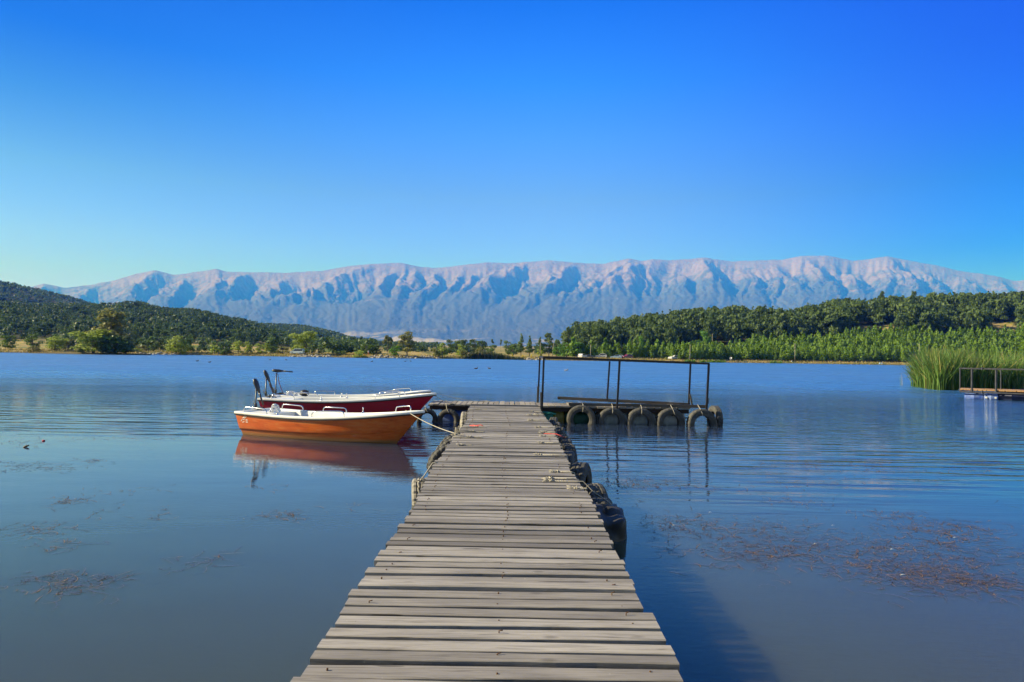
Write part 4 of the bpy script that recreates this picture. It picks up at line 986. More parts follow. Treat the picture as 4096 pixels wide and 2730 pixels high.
def boat(loc, rz, label, mat, bag_side=None, rails=(), pins=(), decal=False, tilt=0):
    t = thing('motor_boat', label, 'boat', loc, rz, 'open motor boats moored at the pier'); t.rotation_euler = (R(tilt), 0, rz)
    make_hull().build('hull', mat, t)
    rim = sweep_rim(gun_path(0, .0), [(.022, -.028), (.030, -.012), (.028, .012), (.018, .024), (-.07, .026), (-.085, .018), (-.085, -.028)]); rim.build('gunwale', M_GEL, t)
    sweep_rim(gun_path(.0, .0), [(.004, -.058), (.024, -.054), (.026, -.034), (.004, -.030)]).build('rub_strip', M_STRIP, t)
    make_liner().build('inner_shell', M_GELIN, t)
    deck_plate(.74, .965, -.012).build('bow_deck', M_GEL, t); deck_plate(.012, .16, -.016).build('stern_bench', M_GELIN, t)
    m = MB(); w_ = hb_(.48) * 2 - .2; m.box((2.3, 0, .27), (.36, w_, .035)); m.box((2.3, 0, .16), (.30, w_ * .8, .20)); m.build('thwart', M_GELIN, t)
    for (x0, x1, sd) in rails: grab(x0, x1, sd).build('grab_rail', M_STEEL, t)
    for (x, sd) in pins:
        s = x / BL; p = Vector((x, sd * (hb_(s) - .05), zg_(s) + .02)); m = MB(); m.lathe([(.05, 0), (.045, .014), (.014, .02), (.012, .10), (.02, .105), (.02, .125), (.008, .135)], 12, Matrix.Translation(p)); m.build('rowlock_pin', M_STEEL, t)
    s = .985; p = Vector((BL - .33, 0, .40)); m = MB(); m.tube([p + Vector((.0, -.02, .03)), p + Vector((.07, -.02, .02)), p + Vector((.08, -.02, -.05)), p + Vector((.0, -.02, -.07))], .008, 6); m.tube([p + Vector((.0, .02, .03)), p + Vector((.07, .02, .02)), p + Vector((.08, .02, -.05)), p + Vector((.0, .02, -.07))], .008, 6); m.build('bow_eye', M_STEEL, t)
    if decal:
        m = MB()
        def dp(x, z): 
            s = x / BL; pts = section(s); zz = [q[1] for q in pts[:6]][::-1]; yy = [q[0] for q in pts[:6]][::-1]; return Vector((hx_(s, z), -float(np.interp(z, zz, yy)) - .004, z))
        for (x0, z0, x1, z1) in ((.20, .40, .34, .43), (.24, .41, .30, .46), (.30, .46, .36, .44), (.22, .36, .29, .39), (.31, .37, .37, .37), (.31, .34, .37, .34), (.30, .31, .37, .31), (.14, .33, .20, .37), (.18, .30, .25, .32)): m.bar(dp(x0, z0), dp(x1, z1), .004, .012)
        m.build('decal', simple('white_decal', (.75, .72, .66), None, 5, .6), t)
    return t
def motor(bt, x, y, label, tilted):
    """small electric outboard on the transom: shaft, head, tiller and clamp"""
    loc = bt.matrix_basis @ Vector((x, y, zg_(0) + .02)); t = thing('outboard_motor', label, 'motor', loc, bt.rotation_euler.z, 'small electric motors on the sterns')
    m = MB(); m.box((.02, 0, .0), (.15, .16, .07)); m.box((-.035, 0, -.06), (.03, .13, .16)); m.box((.10, 0, .03), (.12, .05, .05)); m.tube([(.06, .05, .0), (.06, .09, .0), (.06, .11, -.01)], .012, 6); m.build('clamp', M_MOTOR, t)
    top = .62 if tilted else .72; m = MB(); m.tube([(-.07, 0, -.75), (-.07, 0, .0), (-.06 , 0, top - .06)], .017, 10); m.lathe([(.03, .05), (.034, .07), (.034, .12), (.03, .14)], 10, Matrix.Translation((-.066, 0, 0))); m.tube([(-.07, .0, .10), (-.12, 0, .12), (-.13, 0, .20)], .010, 6); m.build('shaft', M_MOTOR, t)
    if tilted:
        q = Matrix.Rotation(R(64), 4, 'Y')           # folded: the tiller points down into the boat
    else: q = Matrix.Rotation(R(2), 4, 'Y')
    q = Matrix.Translation((-.06, 0, top)) @ q
    m = MB(); pr = [(.0, -.14), (.035, -.135), (.062, -.10), (.075, -.04), (.076, .03), (.064, .11), (.045, .18), (.026, .24), (.0, .245)]
    Q = q @ Matrix.Diagonal((1, 1, 1, 1)) @ Matrix.Rotation(R(90), 4, 'Y'); 
    sc = Matrix.Diagonal((.62, 1.0, 1.0)); mm = MB(); n0 = len(pr); vv = []; sg = 20
    for (r, z) in pr:
        for k in range(sg): a = 2 * math.pi * k / sg; vv.append(Q @ Vector((r * math.cos(a) * .66, r * math.sin(a), z)))
    ff = [(i * sg + k, i * sg + (k + 1) % sg, (i + 1) * sg + (k + 1) % sg, (i + 1) * sg + k) for i in range(n0 - 1) for k in range(sg)]
    mm.add([tuple(p) for p in vv], ff, True); mm.build('motor_head', M_MOTOR, t)
    m = MB(); m.tube([q @ Vector((.20, 0, 0)), q @ Vector((.34, 0, -.005)), q @ Vector((.56 if tilted else .50, 0, -.01))], [.026, .020, .022], 10); m.build('tiller', M_MOTOR, t)
    m = MB(); m.tube([(-.03, .02, top - .05), (.02, .03, .35), (.14, .04, .05), (.24, .05, -.05)], .009, 6); m.build('cable', M_CABLE, t)
    return t
def plastic_bag(loc, r, label, seed):
    n = NT('clear_plastic_%d' % seed); f = n.noise(n.coord('Object'), 9, 4); n.base(n.mix(f, (.62, .66, .74), (.80, .82, .88))); n.set(rough=.16, spec=.6, trans=.75); n.bump(f, .8, .03)
    m = MB(); m.ico((0, 0, r[2] * .8), r, 4, .42, seed); o = m.build('plastic_bag', n.m); o.location = loc
    return tag(o, label, 'bag', 'plastic bags in the boat sterns')
def bow_to(tip, stern):
    d = Vector(tip) - Vector(stern); return math.atan2(d.y, d.x)
g1 = crop(880, 1440, 2.5576)
# orange boat in front
b1t = P(*g1(2080, 540), 14.72); a1 = math.atan2(-2.0, 4.5); e = hx_(1, zg_(1))
loc1 = (b1t.x - e * math.cos(a1), b1t.y - e * math.sin(a1), 0)
b1 = boat(loc1, a1, 'orange open motor boat with white rim, nearest of the three moored boats', M_ORANGE, rails=((.22, .95, -1), (1.55, 2.25, 1), (2.25, 3.10, -1), (3.75, 4.25, 1), (.3, .95, 1)), pins=((1.25, -1), (2.75, 1)), decal=True)
b2t = P(*g1(2205, 370), 18.85); a2 = math.atan2(-.35, 4.85)
b2 = boat((b2t.x - e * math.cos(a2), b2t.y - e * math.sin(a2), .14), a2, 'burgundy open motor boat with white rim moored behind the orange one', M_RED, rails=((.35, 1.0, -1), (.5, 1.2, 1), (3.2, 3.85, -1), (3.15, 3.8, 1)), pins=((1.75, -1), (2.05, 1)))
b3t = P(*g1(2150, 335), 20.9); a3 = math.atan2(-.1, 4.7)
b3 = boat((b3t.x - e * math.cos(a3), b3t.y - e * math.sin(a3), .10), a3, 'pale grey open boat with white rim, farthest of the three moored boats', M_PALE, rails=((.55, 1.2, -1), (1.0, 1.65, 1), (3.3, 3.9, -1), (3.5, 4.1, 1)), pins=((2.2, -1),))
bpy.context.view_layer.update()
motor(b1, .02, .06, 'folded black electric motor on the stern of the orange boat', True)
motor(b2, .02, -.05, 'folded black electric motor on the stern of the burgundy boat', True)
motor(b3, .06, .0, 'upright black electric motor with level tiller on the grey boat', False)
plastic_bag(b1.matrix_basis @ Vector((.60, .02, .47)), (.11, .10, .12), 'crumpled clear plastic bag in the stern of the orange boat', 1)
plastic_bag(b3.matrix_basis @ Vector((.50, -.05, .50)), (.16, .10, .09), 'clear plastic sheet heaped in the stern of the grey boat', 2)
m = MB(); m.ico((0, 0, .08), (.14, .09, .10), 3, .25, 5); o = m.build('battery_cover', M_MOTOR); o.location = b3.matrix_basis @ Vector((.92, -.12, .52)); tag(o, 'black rounded bundle lying in the stern of the grey boat', 'bundle')
def rope_between(a, b, sag, label, r=.010):
    a, b = Vector(a), Vector(b); m = MB(); m.tube([a.lerp(b, i / 14) - Vector((0, 0, sag * 4 * (i / 14) * (1 - i / 14))) for i in range(15)], r, 6)
    return tag(m.build('mooring_rope', M_ROPE), label, 'rope', 'mooring ropes')
pm = V(1819, 1740, DZ)
rope_between(b1.matrix_basis @ Vector((BL - .42, -.04, zg_(.95) + .03)), (float(pm[0]) + .03, float(pm[1]), DZ + .02), .05, 'taut mooring rope from the orange bow to the walkway edge', .008)
m = MB(); q = Vector((float(pm[0]) + .05, float(pm[1]), DZ + .005))
for k in range(6): m.tube([q + Vector((_kr.uniform(-.06, .06), _kr.uniform(-.06, .06), 0)), q + Vector((_kr.uniform(-.05, .05), _kr.uniform(-.05, .05), _kr.uniform(.06, .16))), q + Vector((_kr.uniform(-.06, .06), _kr.uniform(-.06, .06), .0))], .008, 5)
tag(m.build('rope_knot', M_ROPE), 'loopy knot ending the orange boat mooring rope on the deck edge', 'rope', 'loose rope ends on the deck')
rope_between(b2.matrix_basis @ Vector((BL - .1, 0, zg_(1))), (-1.75, FY + .05, DZ + .02), .03, 'thin rope from the burgundy bow to the cross pier', .006)
rope_between(b3.matrix_basis @ Vector((BL - .05, 0, zg_(1))), (-1.1, BY - .4, DZ + .02), .03, 'thin rope from the grey bow to the cross pier', .006)
p = Vector((-1.72, FY + .04, DZ)); m = MB(); rope_knot(m, p, .1); tag(m.build('rope_knot', M_ROPE), 'white rope tie above the two tyres left of the walkway', 'rope', 'loose rope ends on the deck')
p = Vector((-.75, BY - .12, DZ)); m = MB(); rope_knot(m, p, .1); tag(m.build('rope_knot', M_ROPE), 'white rope lump on the rear edge of the cross pier', 'rope', 'loose rope ends on the deck')

# ------------------------------------------------------------------ reeds on the right
def blade_mat(name, a, b, dry):
    n = NT(name); t = n.attr(); c = n.mix(n.mr(t, 0, .8), a, b); c = n.mix(n.mr(t, .84, .9), c, dry); n.base(c); n.set(rough=.5, spec=.3)
    tr = n.new('ShaderNodeBsdfTranslucent'); n.link(c, tr.inputs[0]); ms = n.new('ShaderNodeMixShader'); ms.inputs[0].default_value = .3
    n.link(n.b.outputs[0], ms.inputs[1]); n.link(tr.outputs[0], ms.inputs[2]); n.link(ms.outputs[0], n.o.inputs[0]); return n.m
M_REED = blade_mat('reed_blades', (.040, .100, .018), (.135, .23, .045), (.34, .29, .10))
M_REEDD = blade_mat('dark_reed_blades', (.030, .048, .016), (.085, .11, .035), (.28, .22, .12))
def reeds(name, pts, hts, wid, mat, seed, lean=.22, blades=3):
    rng = np.random.RandomState(seed); n = len(pts); vv, tt = [], []
    X = np.repeat(pts[:, 0], blades); Y = np.repeat(pts[:, 1], blades); H = np.repeat(hts, blades) * rng.uniform(.6, 1.05, n * blades); N = n * blades
    X = X + rng.normal(0, .05, N); Y = Y + rng.normal(0, .05, N); z0 = np.repeat(pts[:, 2], blades)
    az = rng.rand(N) * 6.283; ln = H * rng.uniform(.03, lean, N) * rng.choice([1, 1, 2.2], N); wa = rng.rand(N) * 3.14; tint = np.clip(rng.rand(N), 0, 1)
    seg = 5; w_ = wid * rng.uniform(.6, 1.3, N); broken = rng.rand(N) < .10
    for k in range(seg + 1):
        t = k / seg; d = ln * t ** 2.2; z = z0 + H * t * (1 - .10 * (ln / H) * t)
        z = np.where(broken & (t > .6), z - H * (t - .6) * 1.3, z); d = np.where(broken & (t > .6), d + H * (t - .6) * .8, d)
        cx, cy = X + d * np.cos(az), Y + d * np.sin(az); ww = w_ * (1 - .92 * t ** 2.5) * .5
        vv.append(np.stack([cx - np.cos(wa) * ww, cy - np.sin(wa) * ww, z], -1)); vv.append(np.stack([cx + np.cos(wa) * ww, cy + np.sin(wa) * ww, z], -1)); tt += [tint, tint]
    v = np.stack(vv, 1).reshape(-1, 3); t = np.stack(tt, 1).ravel(); m_ = 2 * (seg + 1); b0 = np.arange(N)[:, None] * m_
    q = np.concatenate([np.stack([b0[:, 0] + 2 * k, b0[:, 0] + 2 * k + 1, b0[:, 0] + 2 * k + 3, b0[:, 0] + 2 * k + 2], -1) for k in range(seg)])
    return mesh_np(name, v, q, mat, t)
rr = np.random.RandomState(77)
# outline of the bed on the water, from its front edge in the photograph
fx = np.array([3672, 3694, 3726, 3760, 3850, 3950, 4100, 4400, 5200], float); fyv = np.array([1548, 1552, 1557, 1562, 1562, 1560, 1556, 1550, 1540], float)
fe = V(fx, fyv, 0); n_ = 5200; tq = rr.rand(n_) ** 1.0 * (len(fx) - 1); ii = np.floor(tq).astype(int).clip(0, len(fx) - 2); ft = tq - ii
ex = fe[ii, 0] + (fe[ii + 1, 0] - fe[ii, 0]) * ft; ey = fe[ii, 1] + (fe[ii + 1, 1] - fe[ii, 1]) * ft
dep = rr.rand(n_) ** 1.4 * 15 * np.clip((tq - .2) / 1.2, .12, 1); s_ = (ey + dep) / ey
pts = np.stack([ex * s_ + rr.normal(0, .15, n_), ey + dep, np.full(n_, -.1)], -1)
hr = rr.uniform(1.9, 3.1, n_) * np.clip(.72 + .25 * tq, 0, 1.08) 
tag(reeds('reed_bed', pts, hr, .06, M_REED, 3, .38, 4), kind='stuff', label='tall green reeds standing in the water on the right')
pe = V(np.array([3603., 3606, 3611, 3618, 3600]), np.array([1541., 1543, 1540, 1542, 1544]), 0.0); pe[:, 2] = -.1
tag(reeds('reed_tuft', pe, rr.uniform(1.0, 2.0, 5), .03, M_REED, 5, .12, 1), 'few thin reeds standing alone in open water left of the reed bed', 'reeds')
# dark reed bed on the far bank
ua = rr.uniform(1858, 2095, 1100); Ya = shore(ua) + rr.uniform(-3, 3, 1100); pa = np.stack([(ua - 2048) / F * Ya, Ya, np.full(1100, -.05)], -1)
hgt = 2.6 * sstep((ua - 1850) / 40) * (1 - .72 * sstep((ua - 1950) / 130)) * rr.uniform(.8, 1.2, 1100) + .3
tag(reeds('far_reed_bed', pa, hgt, .30, M_REEDD, 6, .2), kind='stuff', label='dark reed bed at the waterline of the middle far bank')
ub = np.concatenate([rr.uniform(2740, 2780, 70), rr.uniform(2800, 2905, 160), rr.uniform(3080, 3130, 60)]); Yb = shore(ub) + rr.uniform(0, 2.5, len(ub)); pb = np.stack([(ub - 2048) / F * Yb, Yb, np.full(len(ub), -.05)], -1)
tag(reeds('bank_reeds', pb, rr.uniform(.5, 1.5, len(ub)), .22, LM['young'], 7, .25), kind='stuff', label='low bright green reeds along the right bank')
# dry grass fringe on the banks
ug = rr.uniform(-100, 3750, 9000); Yg = shore(ug) + rr.uniform(.8, 11, 9000) ; pg = np.stack([(ug - 2048) / F * Yg, Yg, terrain(ug, Yg) - .05], -1)
M_DRY = blade_mat('dry_grass', (.26, .20, .07), (.46, .36, .14), (.12, .17, .04)); tag(reeds('dry_grass', pg, rr.uniform(.25, .8, 9000), .20, M_DRY, 8, .5, 2), kind='stuff', label='dry yellow grass along the far banks')
# rocks along the bank
M_ROCK = simple('pale_bank_rock', (.34, .32, .29), (.17, .15, .13), 1.2, .9)
ur = np.concatenate([rr.uniform(560, 720, 40), rr.uniform(1160, 1330, 90), rr.uniform(1480, 1760, 150), rr.uniform(1690, 1730, 20), rr.uniform(2095, 2180, 40)])
rk = MB(); bmv = None
for i, u in enumerate(ur):
    Yq = float(shore(u)) + rr.uniform(-.6, 4.5); sz = rr.uniform(.25, .75); rk.ico(((u - 2048) / F * Yq, Yq, max(0, terr1(u, Yq)) + sz * .15), (sz, sz * .8, sz * .6), 1, .5, i)
tag(rk.build('bank_rocks', M_ROCK), kind='stuff', label='pale boulders tumbled along the middle far bank')

# ------------------------------------------------------------------ weed floating on the water
def weed():
    rng = np.random.RandomState(9); M_ = {}
    n = NT('floating_weed'); n.base(n.mix(n.attr(), (.060, .036, .022), (.22, .125, .055))); n.set(.6, spec=.3); M_W = n.m
    n = NT('drowned_weed'); n.base(n.mix(n.attr(), (.070, .075, .10), (.12, .105, .115))); n.set(.25, spec=.5); M_S = n.m
    n = NT('dark_weed'); n.base(n.mix(n.attr(), (.018, .014, .014), (.06, .035, .02))); n.set(.5, spec=.3); M_D = n.m
    n = NT('pale_scraps'); n.base(n.mix(n.attr(), (.5, .47, .36), (.75, .74, .68))); n.set(.5); M_P = n.m
    k = 1.7408
    # disp x, y, rx, ry, clumps, flavour mix (brown, drowned, dark)
    CL = [(1480, 1116, 95, 12, 60, .6, .0), (1440, 1108, 60, 16, 40, .1, .0), (1560, 1120, 80, 10, 45, .8, .1), (1890, 1066, 220, 9, 110, .8, .1), (2160, 1078, 150, 22, 46, .8, .1), (2000, 1100, 260, 30, 40, .7, .2), (1830, 1152, 60, 8, 18, .9, 0), (2035, 1186, 60, 9, 26, .9, .1),
          (1690, 1212, 140, 20, 90, .65, .3), (1770, 1258, 180, 34, 150, .5, .5), (1720, 1285, 110, 18, 60, .35, .65), (2110, 1265, 240, 50, 190, .6, .4), (2180, 1230, 160, 20, 90, .8, .2), (2090, 1310, 200, 36, 170, .5, .5), (2140, 1345, 130, 26, 90, .35, .65), (2260, 1335, 80, 30, 46, .5, .5), (2170, 1210, 170, 14, 44, .8, .2),
          (1560, 1222, 60, 24, 46, .05, .05), (1480, 1215, 50, 40, 26, .05, 0), (60, 1016, 80, 8, 34, .85, .1), (230, 1008, 150, 7, 40, .8, .1), (70, 1074, 120, 8, 60, .3, .7), (205, 1060, 45, 4, 14, .8, .1), (150, 1152, 38, 9, 24, .8, .2), (60, 1214, 60, 10, 24, .7, .3), (648, 1188, 26, 4, 20, .9, .0), (590, 1188, 20, 2, 6, .8, .1),
          (345, 1182, 26, 3, 9, .7, .2), (231, 1182, 8, 3, 5, .4, 0), (120, 1250, 40, 8, 14, .7, .3), (160, 1346, 50, 11, 40, .35, .6), (60, 1336, 60, 5, 22, .3, .6), (450, 1290, 34, 6, 18, .2, .8), (600, 1122, 30, 4, 8, .8, .1), (330, 1130, 90, 20, 10, .7, .2), (800, 1163, 40, 8, 6, .7, .3), (1820, 1100, 300, 40, 30, .8, .1), (1000, 1036, 40, 6, 10, .7, .1)]
    buf = {'w': ([], [], []), 's': ([], [], []), 'd': ([], [], []), 'p': ([], [], [])}
    def quadstrip(b, pts, w, tint):
        V_, Q_, T_ = buf[b]; o = sum(len(x) for x in V_); pts = np.array(pts); d = np.gradient(pts, axis=0); nn = np.stack([-d[:, 1], d[:, 0], d[:, 2] * 0], -1); nn /= np.linalg.norm(nn, axis=1)[:, None] + 1e-9
        ww = w * np.sin(np.linspace(.25, 2.9, len(pts)))[:, None]; vv = np.stack([pts - nn * ww, pts + nn * ww], 1).reshape(-1, 3)
        V_.append(vv); T_.append(np.full(len(vv), tint)); Q_.extend([(o + 2 * i, o + 2 * i + 1, o + 2 * i + 3, o + 2 * i + 2) for i in range(len(pts) - 1)])
    for (cx, cy, rx, ry, cnt, fb, fs) in CL:
        # lines the weed gathers along
        nl_ = max(1, cnt // 14); lines = [(rng.normal(0, .5), rng.normal(0, .55), rng.normal(0, .12)) for _ in range(nl_)]
        cnt = int(cnt * (1.25 if cx > 1300 else 1.3))
        for _ in range(cnt):
            l = lines[rng.randint(nl_)]
            q = np.array([l[0] + rng.normal(0, .40), l[1] + rng.normal(0, .22)]) if rng.rand() < .55 else rng.normal(0, .62, 2)
            px, py = (cx + rx * q[0]) * k, (cy + ry * q[1]) * k; py = max(py, 1640)
            p = V(px, py, .004); u = rng.rand(); fl = 'w' if u < fb else ('s' if u < fb + fs else 'd')
            for _s in range(rng.randint(1, 3)):
                L = rng.uniform(.04, .30) * (1.3 if fl == 's' else 1); a = rng.normal(0, .5) + (0 if rng.rand() < .7 else 1.2); c = rng.normal(0, 1.8)
                st = p + np.array([rng.normal(0, .10), rng.normal(0, .14), 0]); n_s = 7; t = np.linspace(0, 1, n_s); ang = a + c * t
                pts = np.stack([st[0] + np.cumsum(np.cos(ang)) * L / n_s, st[1] + np.cumsum(np.sin(ang)) * L / n_s, .004 + (0 if fl == 's' else 1) * .005 * np.abs(np.sin(t * 5 + rng.rand() * 6)) * rng.rand()], -1)
                quadstrip(fl, pts, rng.uniform(.0014, .0042) * (1.2 if fl == 's' else 1), rng.rand())
                if fl == 's':
                    for tt_ in range(2, 7):                            # feathery side leaves under the surface
                        b_ = pts[tt_]; 
                        for sg in (-1, 1): an = ang[tt_] + sg * 1.1; quadstrip('s', [b_, b_ + np.array([math.cos(an), math.sin(an), 0]) * .012, b_ + np.array([math.cos(an), math.sin(an), 0]) * .026], .0022, rng.rand())
                for _f in range(rng.randint(0, 4)):
                    b_ = pts[rng.randint(n_s)]; r_ = rng.uniform(.004, .012); an = rng.rand() * 6.28
                    quadstrip(fl, [b_, b_ + np.array([math.cos(an) * r_, math.sin(an) * r_, .006 * (fl != 's')]), b_ + np.array([math.cos(an) * 2 * r_, math.sin(an) * 2 * r_, .004 * (fl != 's')])], r_ * .45, rng.rand())
    for (x, y, L) in ((2068, 1322, .06), (1958, 1063, .30), (1628, 1178, .05), (1545, 1208, .04), (2045, 1263, .05), (1870, 1250, .03), (168, 1148, .04), (2190, 1236, .05), (1910, 1208, .05)):
        p = V(x * k, y * k, .006); quadstrip('p', [p, p + np.array([L * .4, .003, .006]), p + np.array([L * .8, -.004, .004])], .006, rng.rand())
    for b, nm, mt, lab in (('w', 'floating_weed', M_W, 'brown water weed floating in drifts on the calm water'), ('s', 'drowned_weed', M_S, 'pale purple weed lying just at the water surface'), ('d', 'dark_weed', M_D, 'dark scraps of weed beside the right of the walkway'), ('p', 'pale_scraps', M_P, 'pale leaf scraps among the floating weed')):
        V_, Q_, T_ = buf[b]; tag(mesh_np(nm, np.concatenate(V_), np.array(Q_), mt, np.concatenate(T_)), kind='stuff', label=lab)
weed()
p = V(1.7408 * 60, 1.7408 * 1026, .02); m = MB(); m.ico((0, 0, 0), (.055, .03, .02), 2, .2, 1); o = m.build('driftwood', M_BEAM); o.location = tuple(p); o.rotation_euler = (0, R(-20), .5); tag(o, 'short dark piece of driftwood floating near the left edge', 'driftwood')
p = V(1.7408 * 100, 1.7408 * 1013, .01); m = MB(); m.ico((0, 0, 0), (.032, .028, .018), 2, .2, 1); o = m.build('red_float', M_REDROPE); o.location = tuple(p); tag(o, 'small red float among the weed near the left edge', 'float')

# ------------------------------------------------------------------ small landing stage on the right
g7 = crop(3500, 1350, 3.948)
st = thing('landing_stage', 'small railed landing stage on blue floats by the reeds at the right edge', 'landing stage', (0, 0, 0))
YF = 36.6; zS = .47; aL = P(*g7(1345, 838), YF); aL.z = zS; ang = R(-32)
SX = Vector((math.cos(ang), math.sin(ang), 0)); SY = Vector((-math.sin(ang), math.cos(ang), 0)); SW, SDp = 4.6, 2.0
def S(x, y, z): return aL + SX * x + SY * y + Vector((0, 0, z))
rs_ = random.Random(6); m = MB(); x = 0
while x < SW:
    wd = rs_.uniform(.30, .52); q = Matrix.Rotation(ang, 3, 'Z'); m.cur = rs_.random(); m.box(S(x + wd / 2, SDp / 2, .02 + rs_.uniform(-.012, .012)), (wd - .03, SDp + rs_.uniform(-.05, .05), .06), q); x += wd
m.build('deck_boards', wood_mat('orange_brown_boards', (.34, .19, .08), (.46, .28, .13), (.14, .075, .035), (8, 1.5, 8)), st)
M_GREYST = simple('grey_painted_steel', (.10, .10, .115), (.055, .052, .058), 6, .45, .3)
def sbar(pts, w, nm):
    m = MB(); 
    for a, b in zip(pts[:-1], pts[1:]): m.bar(a, b, w, w)
    return m.build(nm, M_GREYST, st)
sbar([S(0, -.04, -.09), S(SW, -.04, -.09)], .07, 'edge_frame'); sbar([S(0, SDp, -.06), S(SW, SDp, -.06)], .06, 'edge_frame'); sbar([S(0, 0, -.06), S(0, SDp, -.06)], .06, 'edge_frame')
for (x, y, w_) in ((.02, SDp * .5, .05), (.52, -.02, .07), (1.57, -.02, .07), (1.9, SDp, .04), (3.0, SDp * .9, .05), (2.9, -.02, .07), (4.2, -.02, .07)): sbar([S(x, y, -.1), S(x, y, 1.14)], w_, 'rail_post')
sbar([S(-.02, -.02, 1.16), S(SW, -.02, 1.16)], .07, 'top_rail'); sbar([S(.02, 0, 1.14), S(.02, SDp, 1.14)], .05, 'top_rail'); sbar([S(0, SDp, 1.12), S(SW, SDp, 1.12)], .04, 'top_rail'); sbar([S(.97, -.07, 1.10), S(.97, -.07, 1.24)], .05, 'rail_joint'); sbar([S(.97, -.08, -.16), S(.97, -.08, .02)], .05, 'rail_joint')
M_FLOAT = barrel_mat('sunbleached_blue_plastic', (.035, .09, .36), (.17, .23, .42)); M_NAVY = barrel_mat('navy_plastic', (.012, .018, .06), (.02, .03, .09))
def drum(c, L, r, d, mat):
    m = MB(); pr = [(.0, -L / 2), (r * .85, -L / 2), (r * .97, -L / 2 + .025), (r, -L / 2 + .05), (r, -.02), (r * 1.03, -.01), (r * 1.03, .01), (r, .02), (r, L / 2 - .05), (r * .97, L / 2 - .025), (r * .85, L / 2), (0, L / 2)]
    Mx = Vector(d).to_track_quat('Z', 'Y').to_matrix().to_4x4(); Mx.translation = Vector(c); m.lathe(pr, 26, Mx, True, False); return m.build('float_drum', mat, st)
drum(S(.62, .30, -.36), .84, .25, SX, M_FLOAT)
for x in (1.20, 1.20): pass
o = drum(S(1.36, .30, -.36), .62, .27, SX, M_FLOAT)
m = MB()
for x in (1.16, 1.56):
    Mx = (-SY).to_track_quat('Z', 'Y').to_matrix().to_4x4(); Mx.translation = S(x, .02, -.36); m.lathe([(0, -.02), (.055, -.02), (.055, .03), (.035, .04), (0, .04)], 14, Mx, False, False)
m.build('drum_cap', M_WHITEP, o)
drum(S(2.25, .45, -.30), 1.3, .27, SX, M_NAVY); drum(S(3.75, .40, -.36), .9, .26, SX, M_BLUEP)

